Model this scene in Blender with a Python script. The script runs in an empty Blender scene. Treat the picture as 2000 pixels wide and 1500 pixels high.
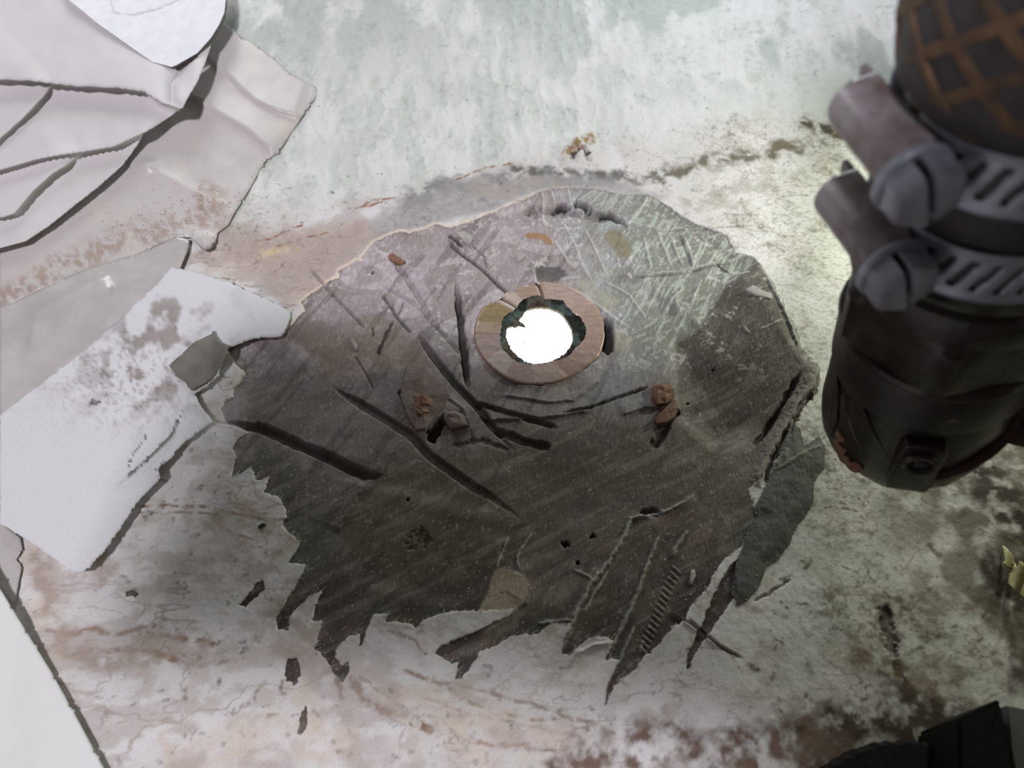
import bpy, bmesh, math, random
import numpy as np
from mathutils import Vector, Matrix
random.seed(7)
rng = np.random.default_rng(11)
SC = bpy.context.scene
COL = SC.collection

# ------------------------------------------------------------------ camera
TILT = math.radians(33); DIST = .235; FPX = 1511.0
CAM = np.array([0, -DIST*math.sin(TILT), DIST*math.cos(TILT)])
FWD = -CAM/np.linalg.norm(CAM); RIGHT = np.array([1., 0, 0]); UP = np.cross(RIGHT, FWD)
cam = bpy.data.cameras.new('camera'); co = bpy.data.objects.new('camera', cam); COL.objects.link(co)
cam.sensor_width = 36; cam.lens = 36*FPX/2000; cam.clip_start = .005; cam.clip_end = 20
co.location = CAM; co.rotation_euler = (TILT, 0, 0)
cam.dof.use_dof = True; cam.dof.focus_distance = .232; cam.dof.aperture_fstop = 14
SC.camera = co

# ------------------------------------------------------------------ light
SC.view_settings.view_transform = 'Standard'; SC.view_settings.look = 'None'
SC.view_settings.exposure = 0; SC.view_settings.gamma = 1
SC.view_settings.use_curve_mapping = False
W = bpy.data.worlds.new('world'); SC.world = W; W.use_nodes = True
W.node_tree.nodes['Background'].inputs[0].default_value = (1., .92, .87, 1)
W.node_tree.nodes['Background'].inputs[1].default_value = .115
def area(name, loc, target, size, power, color):
    l = bpy.data.lights.new(name, 'AREA'); l.shape = 'DISK'; l.size = size; l.energy = power; l.color = color
    o = bpy.data.objects.new(name, l); COL.objects.link(o); o.location = loc
    o.rotation_euler = (Vector(target)-Vector(loc)).to_track_quat('-Z', 'Y').to_euler()
    return o
area('room_lamp', (-.30, -.67, 1.30), (-.02, 0, 0), .15, 17.2, (.95, .915, 1.0))
area('hatch_light', (-.20, .36, .20), (-.17, .12, 0), .16, .42, (.93, .97, 1.0))
area('side_fill', (.24, -.055, .075), (.11, -.03, .04), .014, .03, (.93, 1.0, .80))  # unseen lamp added to brighten the fitting's right side
area('cabin_light', (.12, .34, .11), (.04, .15, 0.02), .06, .31, (.80, .94, 1.0))
area('work_lamp', (.178, .070, .055), (.09, .01, .01), .012, .145, (.93, 1.0, .80))
area('daylight_below', (.16, .02, -.035), (0, 0, -.14), .06, 3, (1, 1, 1))

# ------------------------------------------------------------------ helpers
PX = 1/6430.0
def lin(c):
    c = np.asarray(c, float)/255
    return np.where(c <= .04045, c/12.92, ((c+.055)/1.055)**2.4)
def base_z(x, y):
    t = (y-.088-.03*np.tanh(x/.08))/.018
    return .16*.018*np.where(t > 20, t, np.log1p(np.exp(np.minimum(t, 20))))
def P(px, py, h=0.0):
    """point on the hull surface (raised by h metres) that is seen at pixel px, py of the photograph"""
    px = np.asarray(px, float); py = np.asarray(py, float)
    v = FWD + RIGHT*((px-1000)/FPX)[..., None] + UP*((750-py)/FPX)[..., None]
    z = np.zeros(px.shape) + h
    for _ in range(25):
        s = (z-CAM[2])/v[..., 2]
        x = CAM[0]+v[..., 0]*s; y = CAM[1]+v[..., 1]*s
        z = .5*z + .5*(base_z(x, y)+h)
    return np.stack([x, y, z], -1)
def PL(pts, h=0.0):
    a = np.asarray(pts, float); return P(a[:, 0], a[:, 1], h)
def at(px, py, d):
    """point at camera depth d"""
    return Vector(CAM + d*(FWD+RIGHT*(px-1000)/FPX+UP*(750-py)/FPX))

def hsh(ix, iy, seed):
    h = (ix.astype(np.int64)*374761393 + iy.astype(np.int64)*668265263 + seed*974634777) & 0xffffffff
    h = ((h ^ (h >> 13))*1274126177) & 0xffffffff
    h = ((h ^ (h >> 16))*2246822519) & 0xffffffff
    return ((h ^ (h >> 15)) & 0xffff)/65535.0
def vnoise(x, y, seed=0):
    xi = np.floor(x); yi = np.floor(y); u = x-xi; v = y-yi
    u = u*u*(3-2*u); v = v*v*(3-2*v)
    a = hsh(xi, yi, seed); b = hsh(xi+1, yi, seed); c = hsh(xi, yi+1, seed); d = hsh(xi+1, yi+1, seed)
    return (a*(1-u)+b*u)*(1-v)+(c*(1-u)+d*u)*v
def fbm(x, y, f, octv=4, seed=0, gain=.55):
    s = 0; a = 1; n = 0
    for i in range(octv):
        s = s+a*vnoise(x*f+17.3*i, y*f-9.1*i, seed+i); n += a; a *= gain; f *= 2.03
    return s/n
def rot(x, y, deg):
    c, s = math.cos(math.radians(deg)), math.sin(math.radians(deg)); return x*c+y*s, -x*s+y*c
def ss(a, b, x):
    t = np.clip((x-a)/(b-a), 0, 1); return t*t*(3-2*t)
def poly_sdf(poly, x, y):
    """signed distance, negative inside"""
    p = np.asarray(poly)[:, :2]; n = len(p); d = np.full(x.shape, 1e9); ins = np.zeros(x.shape, bool)
    for i in range(n):
        a = p[i]; b = p[(i+1) % n]; e = b-a; wx = x-a[0]; wy = y-a[1]
        t = np.clip((wx*e[0]+wy*e[1])/(e@e+1e-18), 0, 1)
        d = np.minimum(d, (wx-e[0]*t)**2+(wy-e[1]*t)**2)
        if abs(e[1]) > 1e-12:
            c = ((a[1] > y) != (b[1] > y)) & (x < e[0]*(y-a[1])/e[1]+a[0]); ins ^= c
    d = np.sqrt(d); return np.where(ins, -d, d)
def line_dist(pts, x, y):
    """distance to an open polyline, parameter 0..1 along it, side (+ left of travel)"""
    p = np.asarray(pts)[:, :2]; L = np.linalg.norm(np.diff(p, axis=0), axis=1); cum = np.r_[0, np.cumsum(L)]; tot = cum[-1]
    D = np.full(x.shape, 1e9); T = np.zeros(x.shape); S = np.zeros(x.shape)
    for i in range(len(p)-1):
        a = p[i]; e = p[i+1]-a; wx = x-a[0]; wy = y-a[1]
        t = np.clip((wx*e[0]+wy*e[1])/(e@e+1e-18), 0, 1)
        d = np.hypot(wx-e[0]*t, wy-e[1]*t); m = d < D
        D = np.where(m, d, D); T = np.where(m, (cum[i]+t*L[i])/tot, T); S = np.where(m, np.sign(e[0]*wy-e[1]*wx), S)
    return D, T, S

# --- materials
def nt(name):
    m = bpy.data.materials.new(name); m.use_nodes = True
    return m, m.node_tree.nodes, m.node_tree.links, m.node_tree.nodes['Principled BSDF']
def mat(name, rgb, rough=.6, metal=0., noise=None, rgb2=None, bump=None, nscale=200., spec=.5, ramp=(.4, .65), sub=0, coat=0, stretch=None, bdist=.0003):
    """rgb/rgb2 in sRGB 0..255 mixed by a noise; bump strength with noise scale"""
    m, N, L, b = nt(name)
    c1 = tuple(lin(rgb))+(1,)
    b.inputs['Base Color'].default_value = c1; b.inputs['Roughness'].default_value = rough
    b.inputs['Metallic'].default_value = metal; b.inputs['Specular IOR Level'].default_value = spec
    b.inputs['Coat Weight'].default_value = coat
    tc = N.new('ShaderNodeTexCoord'); src = tc.outputs['Object']
    if stretch:
        mp = N.new('ShaderNodeMapping'); mp.inputs['Scale'].default_value = stretch[:3]
        if len(stretch) > 3: mp.inputs['Rotation'].default_value = (0, 0, stretch[3])
        L.new(src, mp.inputs[0]); src = mp.outputs[0]
    if rgb2 is not None:
        n = N.new('ShaderNodeTexNoise'); n.inputs['Scale'].default_value = nscale; n.inputs['Detail'].default_value = 6
        n.inputs['Roughness'].default_value = .62
        r = N.new('ShaderNodeValToRGB'); r.color_ramp.elements[0].position = ramp[0]; r.color_ramp.elements[1].position = ramp[1]
        r.color_ramp.elements[0].color = c1; r.color_ramp.elements[1].color = tuple(lin(rgb2))+(1,)
        L.new(src, n.inputs['Vector']); L.new(n.outputs['Fac'], r.inputs[0]); L.new(r.outputs[0], b.inputs['Base Color'])
    if bump:
        n2 = N.new('ShaderNodeTexNoise'); n2.inputs['Scale'].default_value = bump[1]; n2.inputs['Detail'].default_value = 5
        bp = N.new('ShaderNodeBump'); bp.inputs['Strength'].default_value = bump[0]; bp.inputs['Distance'].default_value = bdist
        L.new(src, n2.inputs['Vector']); L.new(n2.outputs['Fac'], bp.inputs['Height']); L.new(bp.outputs[0], b.inputs['Normal'])
    return m
def attr_mat(name, rough=.75, bump=(.5, 900), grain=.12, gscale=1500, spec=.3, bdist=.0002, stretch=None):
    """base colour from the mesh's own colour layer (stains, wear), grain and fine relief from noise"""
    m, N, L, b = nt(name)
    a = N.new('ShaderNodeAttribute'); a.attribute_name = 'Col'
    tc = N.new('ShaderNodeTexCoord'); src = tc.outputs['Object']
    if stretch:
        mp = N.new('ShaderNodeMapping'); mp.inputs['Scale'].default_value = stretch[:3]; mp.inputs['Rotation'].default_value = (0, 0, stretch[3])
        L.new(src, mp.inputs[0]); src = mp.outputs[0]
    n = N.new('ShaderNodeTexNoise'); n.inputs['Scale'].default_value = gscale; n.inputs['Detail'].default_value = 4; n.inputs['Roughness'].default_value = .7
    mr = N.new('ShaderNodeMapRange'); mr.inputs['From Min'].default_value = .3; mr.inputs['From Max'].default_value = .7
    mr.inputs['To Min'].default_value = 1-grain; mr.inputs['To Max'].default_value = 1+grain
    mx = N.new('ShaderNodeVectorMath'); mx.operation = 'SCALE'
    L.new(src, n.inputs['Vector']); L.new(n.outputs['Fac'], mr.inputs['Value']); L.new(a.outputs['Color'], mx.inputs[0]); L.new(mr.outputs[0], mx.inputs['Scale'])
    L.new(mx.outputs[0], b.inputs['Base Color'])
    b.inputs['Roughness'].default_value = rough; b.inputs['Specular IOR Level'].default_value = spec
    n2 = N.new('ShaderNodeTexNoise'); n2.inputs['Scale'].default_value = bump[1]; n2.inputs['Detail'].default_value = 6; n2.inputs['Roughness'].default_value = .65
    bp = N.new('ShaderNodeBump'); bp.inputs['Strength'].default_value = bump[0]; bp.inputs['Distance'].default_value = bdist
    L.new(src, n2.inputs['Vector']); L.new(n2.outputs['Fac'], bp.inputs['Height']); L.new(bp.outputs[0], b.inputs['Normal'])
    return m

# --- objects
def link(name, me, m=None, parent=None, smooth=False):
    o = bpy.data.objects.new(name, me); COL.objects.link(o)
    if m is not None:
        for q in (m if isinstance(m, (list, tuple)) else [m]): me.materials.append(q)
    if parent is not None: o.parent = parent
    if smooth: me.polygons.foreach_set('use_smooth', np.ones(len(me.polygons), bool))
    return o
def obj(name, bm, m, parent=None, smooth=False):
    me = bpy.data.meshes.new(name); bmesh.ops.recalc_face_normals(bm, faces=bm.faces); bm.to_mesh(me); bm.free()
    return link(name, me, m, parent, smooth)
def pydata(name, v, f, m, parent=None, smooth=False, col=None):
    me = bpy.data.meshes.new(name); me.from_pydata([tuple(q) for q in v], [], [tuple(q) for q in f]); me.validate()
    if col is not None: set_col(me, col)
    return link(name, me, m, parent, smooth)
def set_col(me, col):
    a = me.color_attributes.new('Col', 'FLOAT_COLOR', 'POINT')
    c = np.ones((len(col), 4), np.float32); c[:, :3] = col; a.data.foreach_set('color', c.ravel())
def empty(name, loc, label=None, cat=None, group=None):
    o = bpy.data.objects.new(name, None); COL.objects.link(o); o.location = loc; o.empty_display_size = .01
    return tag(o, label, cat, group)
def tag(o, label=None, cat=None, group=None, kind=None):
    if label: o['label'] = label
    if cat: o['category'] = cat
    if group: o['group'] = group
    if kind: o['kind'] = kind
    return o
def np_mesh(name, V, Q, m, col=None, parent=None, smooth=True):
    me = bpy.data.meshes.new(name)
    used = np.zeros(len(V), bool); used[Q.ravel()] = True; idx = np.cumsum(used)-1
    V = V[used]; Q = idx[Q]
    me.vertices.add(len(V)); me.vertices.foreach_set('co', V.astype(np.float32).ravel())
    me.loops.add(Q.size); me.loops.foreach_set('vertex_index', Q.astype(np.int32).ravel())
    me.polygons.add(len(Q)); me.polygons.foreach_set('loop_start', np.arange(0, Q.size, 4, dtype=np.int32))
    me.update(calc_edges=True)
    if col is not None: set_col(me, col[used])
    return link(name, me, m, parent, smooth)

# ------------------------------------------------------------------ the hull skin and the ground pad: one height field
PAD = [(440,668),(500,659),(545,657),(562,640),(578,624),(596,606),(588,590),(606,574),(628,560),(641,549),(664,541),(661,527),(680,519),(694,508),(710,511),(706,503),(720,484),(727,474),(750,463),(780,451),(800,455),(835,445),(850,436),(878,444),(900,438),(925,430),(945,420),(967,414),(985,404),(1020,391),(1055,373),(1085,367),(1132,366),(1180,370),(1217,379),(1262,381),(1283,388),(1320,413),(1350,432),(1385,446),(1420,461),(1436,492),(1477,506),(1490,527),(1510,552),(1532,595),(1555,640),(1566,684),(1592,704),(1600,716),(1596,768),(1572,790),(1552,820),(1538,850),(1522,880),(1500,915),(1483,938),(1462,956),(1466,976),(1474,994),(1482,1008),(1465,1028),(1452,1062),(1432,1080),(1416,1089),(1401,1108),(1380,1150),(1350,1180),(1338,1210),(1314,1225),(1290,1255),(1272,1275),(1256,1282),(1242,1307),(1220,1322),(1200,1338),(1190,1365),(1182,1382),(1185,1350),(1194,1325),(1203,1305),(1211,1287),(1195,1285),(1182,1291),(1188,1275),(1200,1250),(1172,1242),(1150,1245),(1130,1262),(1116,1280),(1096,1278),(1101,1250),(1116,1217),(1074,1216),(1050,1240),(1025,1238),(1000,1243),(972,1260),(937,1271),(927,1292),(914,1312),(900,1324),(890,1326),(892,1305),(896,1292),(884,1298),(870,1288),(849,1276),(857,1264),(890,1248),(917,1237),(960,1217),(998,1199),(1005,1190),(931,1193),(890,1193),(857,1199),(827,1210),(810,1228),(805,1218),(775,1214),(750,1215),(761,1197),(730,1199),(717,1227),(708,1256),(702,1262),(703,1237),(678,1243),(659,1264),(653,1285),(666,1300),(682,1288),(680,1314),(667,1333),(648,1308),(640,1292),(627,1277),(615,1266),(620,1242),(629,1211),(609,1213),(615,1186),(629,1152),(604,1164),(582,1186),(563,1205),(563,1231),(541,1229),(538,1207),(548,1190),(560,1171),(582,1135),(598,1103),(560,1098),(580,1073),(585,1057),(560,1037),(550,1017),(560,1010),(556,990),(542,970),(515,962),(525,930),(510,937),(500,935),(490,912),(470,925),(452,930),(460,895),(455,875),(462,857),(485,845),(457,829),(438,822),(432,800),(440,778),(455,775),(455,758),(470,740),(478,726),(462,712),(445,690)]
BLADES = [[(1442,1090),(1434,1135),(1440,1160),(1425,1180),(1400,1215),(1376,1250),(1356,1280),(1350,1303),(1340,1308),(1345,1275),(1372,1215),(1400,1150),(1425,1105)],
 [(515,1134),(518,1150),(500,1166),(478,1186),(466,1180),(485,1158),(503,1138)],
 [(561,1286),(580,1285),(587,1305),(582,1330),(572,1340),(568,1330),(557,1330),(556,1305)],
 [(596,1376),(602,1392),(600,1415),(590,1432),(580,1432),(583,1410)],
 [(262,1152),(270,1162),(266,1168),(255,1164),(244,1165),(246,1154)]]
TONGUE = [(1544,822),(1562,836),(1571,872),(1600,853),(1613,874),(1609,914),(1591,940),(1588,980),(1572,1010),(1557,1026),(1542,1062),(1520,1092),(1497,1107),(1485,1142),(1462,1172),(1440,1184),(1430,1160),(1438,1100),(1452,1064),(1461,1031),(1482,1008),(1474,990),(1490,960),(1505,925),(1525,880)]
RING_O = [(p[0]/4+850, p[1]/4+520) for p in [(305,540),(320,430),(380,300),(540,205),(640,150),(780,108),(900,115),(1050,150),(1200,240),(1290,340),(1320,480),(1310,620),(1270,710),(1180,790),(1080,860),(960,905),(800,928),(650,910),(520,850),(420,770),(350,680),(315,600)]]
RING_I = [(p[0]/4+850, p[1]/4+520) for p in [(510,540),(522,470),(520,425),(545,385),(595,352),(638,322),(668,275),(720,240),(775,228),(810,222),(850,250),(910,258),(1000,265),(1040,330),(1085,365),(1130,400),(1180,480),(1165,570),(1100,635),(1060,690),(940,740),(800,765),(690,772),(600,720),(530,650)]]
HOLE = [(p[0]/4+850, p[1]/4+520) for p in [(553,530),(565,465),(600,455),(650,430),(660,400),(690,370),(710,325),(765,312),(830,303),(960,330),(1050,420),(1080,480),(1085,560),(1050,640),(960,710),(800,757),(700,735),(620,670),(575,600)]]

def lines(segs):
    out = [segs[0][0]]
    for a, b, s in segs:
        n = max(1, int(round((b-a)/s))); out.append(np.linspace(a, b, n+1)[1:])
    return np.hstack([np.atleast_1d(q) for q in out])
M = .001
gx = lines([(-.45, -.31, 6*M), (-.31, -.24, 1.4*M), (-.24, -.098, .62*M), (-.098, .098, .27*M), (.098, .24, .62*M), (.24, .30, 1.4*M), (.30, .45, 6*M)])
gy = lines([(-.35, -.19, 6*M), (-.19, -.112, 1.0*M), (-.112, -.098, .5*M), (-.098, .092, .28*M), (.092, .215, .62*M), (.215, .28, 1.4*M), (.28, .5, 6*M)])
X, Y = np.meshgrid(gx, gy)
Z = base_z(X, Y); H = np.zeros_like(X)

def wpoly(pts): return PL(pts)[:, :2]
def block(pts, margin):
    a = np.asarray(pts)[:, :2]; lo = a.min(0)-margin; hi = a.max(0)+margin
    i0, i1 = np.searchsorted(gx, [lo[0], hi[0]]); j0, j1 = np.searchsorted(gy, [lo[1], hi[1]])
    return np.s_[max(j0-1, 0):j1+1, max(i0-1, 0):i1+1]
def sdf_px(pts, margin=.012, jit=0., jf=700, seed=3):
    w = wpoly(pts); b = block(w, margin); x, y = X[b], Y[b]
    if jit:
        x = x+(fbm(x, y, jf, 3, seed)-.5)*jit*2; y = y+(fbm(x, y, jf, 3, seed+9)-.5)*jit*2
    return b, poly_sdf(w, x, y)
def full_sdf(polys, margin=.012, **k):
    s = np.full(X.shape, margin)
    for p in polys:
        b, d = sdf_px(p, margin, **k); s[b] = np.minimum(s[b], d)
    return s
pad_s = full_sdf([PAD]+BLADES, jit=.45*M, jf=900)
ton_s = full_sdf([TONGUE], jit=.2*M, jf=900)
ring_s = full_sdf([RING_O])
padt_s = np.minimum(pad_s, ton_s)
inpad = ss(.15*M, -.15*M, pad_s)
# noise fields, computed once
nA = fbm(X, Y, 60, 5, 1); nB = fbm(X, Y, 180, 5, 2); nC = fbm(X, Y, 520, 4, 3); nD = fbm(X, Y, 1400, 3, 4)
n25 = fbm(X, Y, 25, 4, 5)

# --- relief
wall = ss(.086, .104, Y-.03*np.tanh(X/.08))                   # the roving-woven upper skin
uu = X/.0062+(fbm(X, Y, 60, 3, 21)-.5)*1.0; vv = Y/.016+(fbm(X, Y, 60, 3, 22)-.5)*1.5+.5*np.floor(uu)
weave = np.cos(np.pi*uu)**2*(.35+.65*np.cos(np.pi*vv)**2)
smooth_r = ss(.02, .06, X)
H += wall*(weave*.58*M*(1-.75*smooth_r)+(nB-.5)*.5*M)
H += (1-wall)*((nA-.5)*.9*M+(nB-.5)*.25*M)
H += (nC-.5)*.10*M
# pad: ground down a little under the paint skin, with facets from the grinder
fac = fbm(X*1.0, Y*1.6, 45, 3, 31)
rx, ry = rot(X, Y, 28); scr = fbm(rx*.12, ry, 1500, 3, 32); rx2, ry2 = rot(X, Y, 62); scr2 = fbm(rx2*.1, ry2, 1300, 3, 33)
padH = -.45*M+(fac-.5)*1.2*M+(scr-.5)*.10*M+(nC-.5)*.14*M
H = H*(1-inpad)+padH*inpad

def facet(pts, ang, slope, soft):
    """grind a tilted facet into the pad: falls towards ang (degrees) at the given slope"""
    w_ = wpoly(pts); b = block(w_, .006); d = poly_sdf(w_, X[b], Y[b]); c = w_.mean(0); a = math.radians(ang)
    u = -((X[b]-c[0])*math.cos(a)+(Y[b]-c[1])*math.sin(a))*slope
    H[b] += np.clip(u, -.003, .003)*ss(soft*PX, -soft*PX, d)*inpad[b]
facet([(1480,512),(1560,680),(1600,725),(1540,830),(1400,860),(1330,800),(1322,665),(1368,640),(1410,568)], 200, .20, 30)
facet([(1250,385),(1330,425),(1440,505),(1478,512),(1410,568),(1368,640),(1300,590),(1230,540),(1205,470)], 40, .06, 12)
facet([(700,940),(1020,1020),(970,1110),(900,1180),(700,1130),(650,1040)], 260, .05, 16)
facet([(440,670),(700,640),(900,800),(745,930),(480,835)], 150, .04, 20)
DARK = np.zeros_like(X)                                       # soot and old resin in the cuts, painted shade in the undercut slots
PALE = np.zeros_like(X)                                       # raw white glass at torn ridges
def cut(pts, w, depth, soft=.5, dark=.8, ragged=.35, taper=(.12, .12), onesided=0, seed=0):
    w_ = wpoly(pts); w *= PX; b = block(w_, w*2.2)
    x, y = X[b], Y[b]
    jx = (fbm(x, y, 600, 3, 40+seed)-.5)*w*ragged*2
    d, t, s = line_dist(w_, x+jx, y-jx)
    tp = np.minimum(ss(0, taper[0], t+.02), ss(0, taper[1], 1-t+.02)); hw = w*.5*(.25+.75*tp)+1e-9
    if onesided: hw = np.where(s*onesided > 0, hw*1.7, hw*.45)
    prof = 1-ss(hw*(1-soft), hw*1.05, d)
    H[b] -= prof*depth*M*tp; DARK[b] = np.maximum(DARK[b], prof*dark*tp)
def ridge(pts, w, height, pale=.6, seed=0, taper=.15, plast=0):
    w_ = wpoly(pts); w *= PX*.75; b = block(w_, w*2.5); x, y = X[b], Y[b]
    jx = (fbm(x, y, 900, 3, 60+seed)-.5)*min(w*.8, 6*PX)
    d, t, s = line_dist(w_, x+jx, y-jx); tp = np.minimum(ss(0, taper, t+.02), ss(0, taper, 1-t+.02))
    prof = np.exp(-(d/(w*.5))**2)*tp
    H[b] += prof*height*M; PALE[b] = np.maximum(PALE[b], prof*pale*(.45+.8*fbm(x, y, 1200, 2, 70+seed)))
def step(pts, reach, height, side=1, seed=0):
    """a torn ply: raised on one side of the line, sloping back over reach px"""
    w_ = wpoly(pts); r = reach*PX; b = block(w_, r*2); x, y = X[b], Y[b]
    jx = (fbm(x, y, 500, 3, 80+seed)-.5)*6*PX
    d, t, s = line_dist(w_, x+jx, y-jx); tp = np.minimum(ss(0, .12, t), ss(0, .12, 1-t))
    H[b] += np.where(s*side > 0, np.exp(-d/r*1.6), np.exp(-d/(1.5*PX)))*height*M*tp

cut([(892,540),(895,595),(901,640),(906,690),(912,735),(915,765)], 17, 2.6, .35, .9, .25, (.25, .2), seed=1)
cut([(867,446),(886,482),(912,503),(945,528),(970,552),(985,566),(1000,581),(1012,594)], 9, 1.8, .3, .9, .5, (.3, .1), seed=2)
cut([(875,455),(893,470),(900,480)], 9, 1.2, .3, .9, .6, seed=3)
cut([(920,475),(945,500),(952,525)], 4, .6, .4, .6, .5, seed=4)
cut([(812,648),(848,697),(886,746),(930,792),(955,826),(992,868),(1010,885)], 17, 1.9, .5, .75, .2, (.2, .3), seed=5)
cut([(645,750),(665,765),(725,802),(800,850),(842,893),(912,942),(962,972),(1025,1018)], 20, 1.3, .5, .5, .25, (.2, .3), seed=6)
cut([(415,826),(460,830),(507,840),(575,872),(625,893),(712,934),(748,934)], 22, 2.0, .5, .65, .2, (.3, .12), seed=7, onesided=1)
cut([(925,785),(990,805),(1050,822),(1090,835)], 14, 1.1, .5, .7, .2, seed=8)
cut([(965,838),(1000,852),(1037,866),(1080,874)], 20, 1.2, .5, .7, .3, seed=9)
cut([(1090,808),(1150,796),(1212,773),(1266,755)], 8, 1.1, .4, .8, .2, (.2, .1), seed=10)
cut([(603,522),(655,580),(695,620),(713,640)], 7, .9, .4, .45, .4, seed=11)
cut([(745,572),(762,595),(775,618),(795,640),(805,650)], 7, 1.0, .4, .7, .4, seed=12)
cut([(789,586),(783,600),(776,614)], 5, .8, .4, .6, .3, seed=13)
cut([(768,622),(755,648),(745,668),(737,692)], 9, 1.1, .4, .75, .3, seed=14)
cut([(727,635),(728,655)], 5, .8, .4, .6, .3, seed=15)
cut([(770,505),(785,530),(803,556),(825,590),(838,620)], 15, .9, .5, .4, .3, seed=16)
cut([(740,552),(775,570),(812,592),(850,634),(890,680),(900,700)], 12, .7, .6, .35, .3, seed=17)
cut([(780,760),(795,790),(812,835)], 12, 1.0, .5, .6, .3, seed=18)
cut([(875,810),(860,832),(838,862)], 22, 2.4, .3, .95, .2, (.35, .1), seed=19)
cut([(690,690),(715,730),(730,760)], 5, .4, .5, .35, .3, seed=20)
# the black undercut slots above and right of the ring
cut([(1078,410),(1092,400),(1112,404)], 22, 3.5, .2, 1, .3, (.05, .05), seed=21)
cut([(1122,396),(1140,399),(1154,407)], 22, 3.5, .2, 1, .3, (.05, .05), seed=22)
cut([(1170,416),(1192,420),(1212,432)], 18, 3.0, .2, 1, .3, (.05, .05), seed=23)
cut([(1022,420),(1050,408),(1080,412),(1120,415),(1165,420),(1190,428)], 34, 1.8, .7, .5, .4, seed=24)
cut([(1187,615),(1189,650),(1188,688)], 24, 5., .15, 1, .15, (.12, .06), seed=25)
cut([(1215,428),(1225,442),(1222,452)], 8, 1, .4, .6, .3, seed=26)
# torn ply lines and chisel ridges
for i, (a, w, h) in enumerate([
 ([(1270,380),(1240,420),(1212,465)], 9, .7), ([(1180,370),(1150,400),(1130,425)], 6, .5), ([(1165,367),(1135,385),(1125,395)], 6, .5),
 ([(1060,372),(1062,395),(1062,420)], 5, .5), ([(1078,370),(1083,392),(1085,405)], 5, .5), ([(1110,367),(1113,385),(1118,402)], 5, .5),
 ([(1045,395),(1060,420),(1068,450)], 6, .5), ([(1098,430),(1120,470),(1140,520),(1158,548)], 7, .6), ([(1140,440),(1160,480),(1185,535)], 6, .4),
 ([(1080,465),(1110,510),(1130,530)], 6, .4), ([(1120,560),(1175,600),(1230,640)], 6, .5), ([(1180,545),(1230,575),(1262,620)], 6, .5),
 ([(1050,505),(1043,525),(1048,560),(1051,577)], 7, .6), ([(1090,545),(1133,538)], 5, .6),
 ([(1258,462),(1266,500),(1273,530)], 7, .6), ([(1285,450),(1300,490),(1312,520)], 7, .6), ([(1335,455),(1350,495),(1355,522)], 6, .7), ([(1310,455),(1325,500),(1335,520)], 6, .6),
 ([(1255,540),(1300,533),(1345,530),(1380,515),(1410,508)], 8, .8), ([(1370,545),(1360,570),(1350,595)], 7, .8), ([(1325,570),(1310,590),(1300,610)], 9, .9), ([(1335,560),(1320,590),(1330,615)], 8, .9),
 ([(1490,535),(1510,575),(1530,615),(1552,672),(1558,690)], 10, 1.2), ([(1450,575),(1480,588),(1508,590)], 9, .6), ([(1480,650),(1505,642),(1525,632)], 5, .4), ([(1450,640),(1462,655)], 5, .4),
 ([(1420,508),(1455,498),(1478,505)], 9, .8),
 ([(1360,965),(1310,995),(1232,1012),(1222,1040),(1190,1095),(1155,1138),(1125,1195),(1098,1274)], 8, .8), ([(1290,1040),(1265,1100),(1242,1166),(1212,1230),(1183,1290)], 7, .8),
 ([(1345,1035),(1325,1060),(1311,1088)], 7, .7), ([(1240,1222),(1222,1260),(1212,1290)], 5, .6), ([(1190,1110),(1160,1160),(1140,1200)], 6, .5), ([(1050,1218),(1080,1213),(1118,1210)], 6, .5),
 ([(1120,1112),(1150,1125),(1160,1135)], 5, .4), ([(1042,1035),(1015,1075),(1010,1095),(1016,1114)], 4, .4), ([(992,1045),(980,1080),(970,1108)], 4, .4),
 ([(1520,880),(1540,850),(1548,815)], 8, .9), ([(1500,930),(1515,905),(1535,880),(1532,905)], 8, .9), ([(1510,920),(1550,900),(1580,880),(1605,872)], 8, 1.0),
 ([(1192,1255),(1160,1262),(1120,1278)], 7, .8), ([(1258,1250),(1250,1275)], 6, .5)]):
    ridge(a, w, h, .45 if a[0][1] < 700 else .38, seed=i)
cut([(1275,452),(1330,446),(1385,446),(1475,440)], 4, .7, .4, .6, .3, seed=27)
cut([(1230,544),(1300,537),(1360,528),(1400,512),(1425,512)], 5, .9, .4, .8, .4, seed=28)
cut([(1400,512),(1415,525),(1425,530)], 6, .9, .4, .8, .4, seed=29)
cut([(1330,455),(1342,490),(1352,522)], 7, .7, .4, .5, .4, seed=30)
# thick ply standing up along the right edge, dark cleft beside it
ridge([(1598,720),(1575,765),(1550,805),(1520,855),(1495,905),(1472,950)], 30, 1.1, .15, seed=90, taper=.1)
cut([(1560,730),(1540,770),(1520,800),(1490,850),(1470,868)], 12, 1.6, .4, .8, .3, (.2, .1), seed=31)
cut([(1590,760),(1560,800),(1535,850),(1510,895),(1490,950)], 13, 1.6, .4, .8, .3, seed=32)
cut([(1325,790),(1305,815),(1290,850),(1275,875)], 24, 1.4, .5, .7, .2, seed=33)
cut([(880,870),(940,860),(1000,880)], 14, .5, .6, .4, .4, seed=34)
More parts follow.
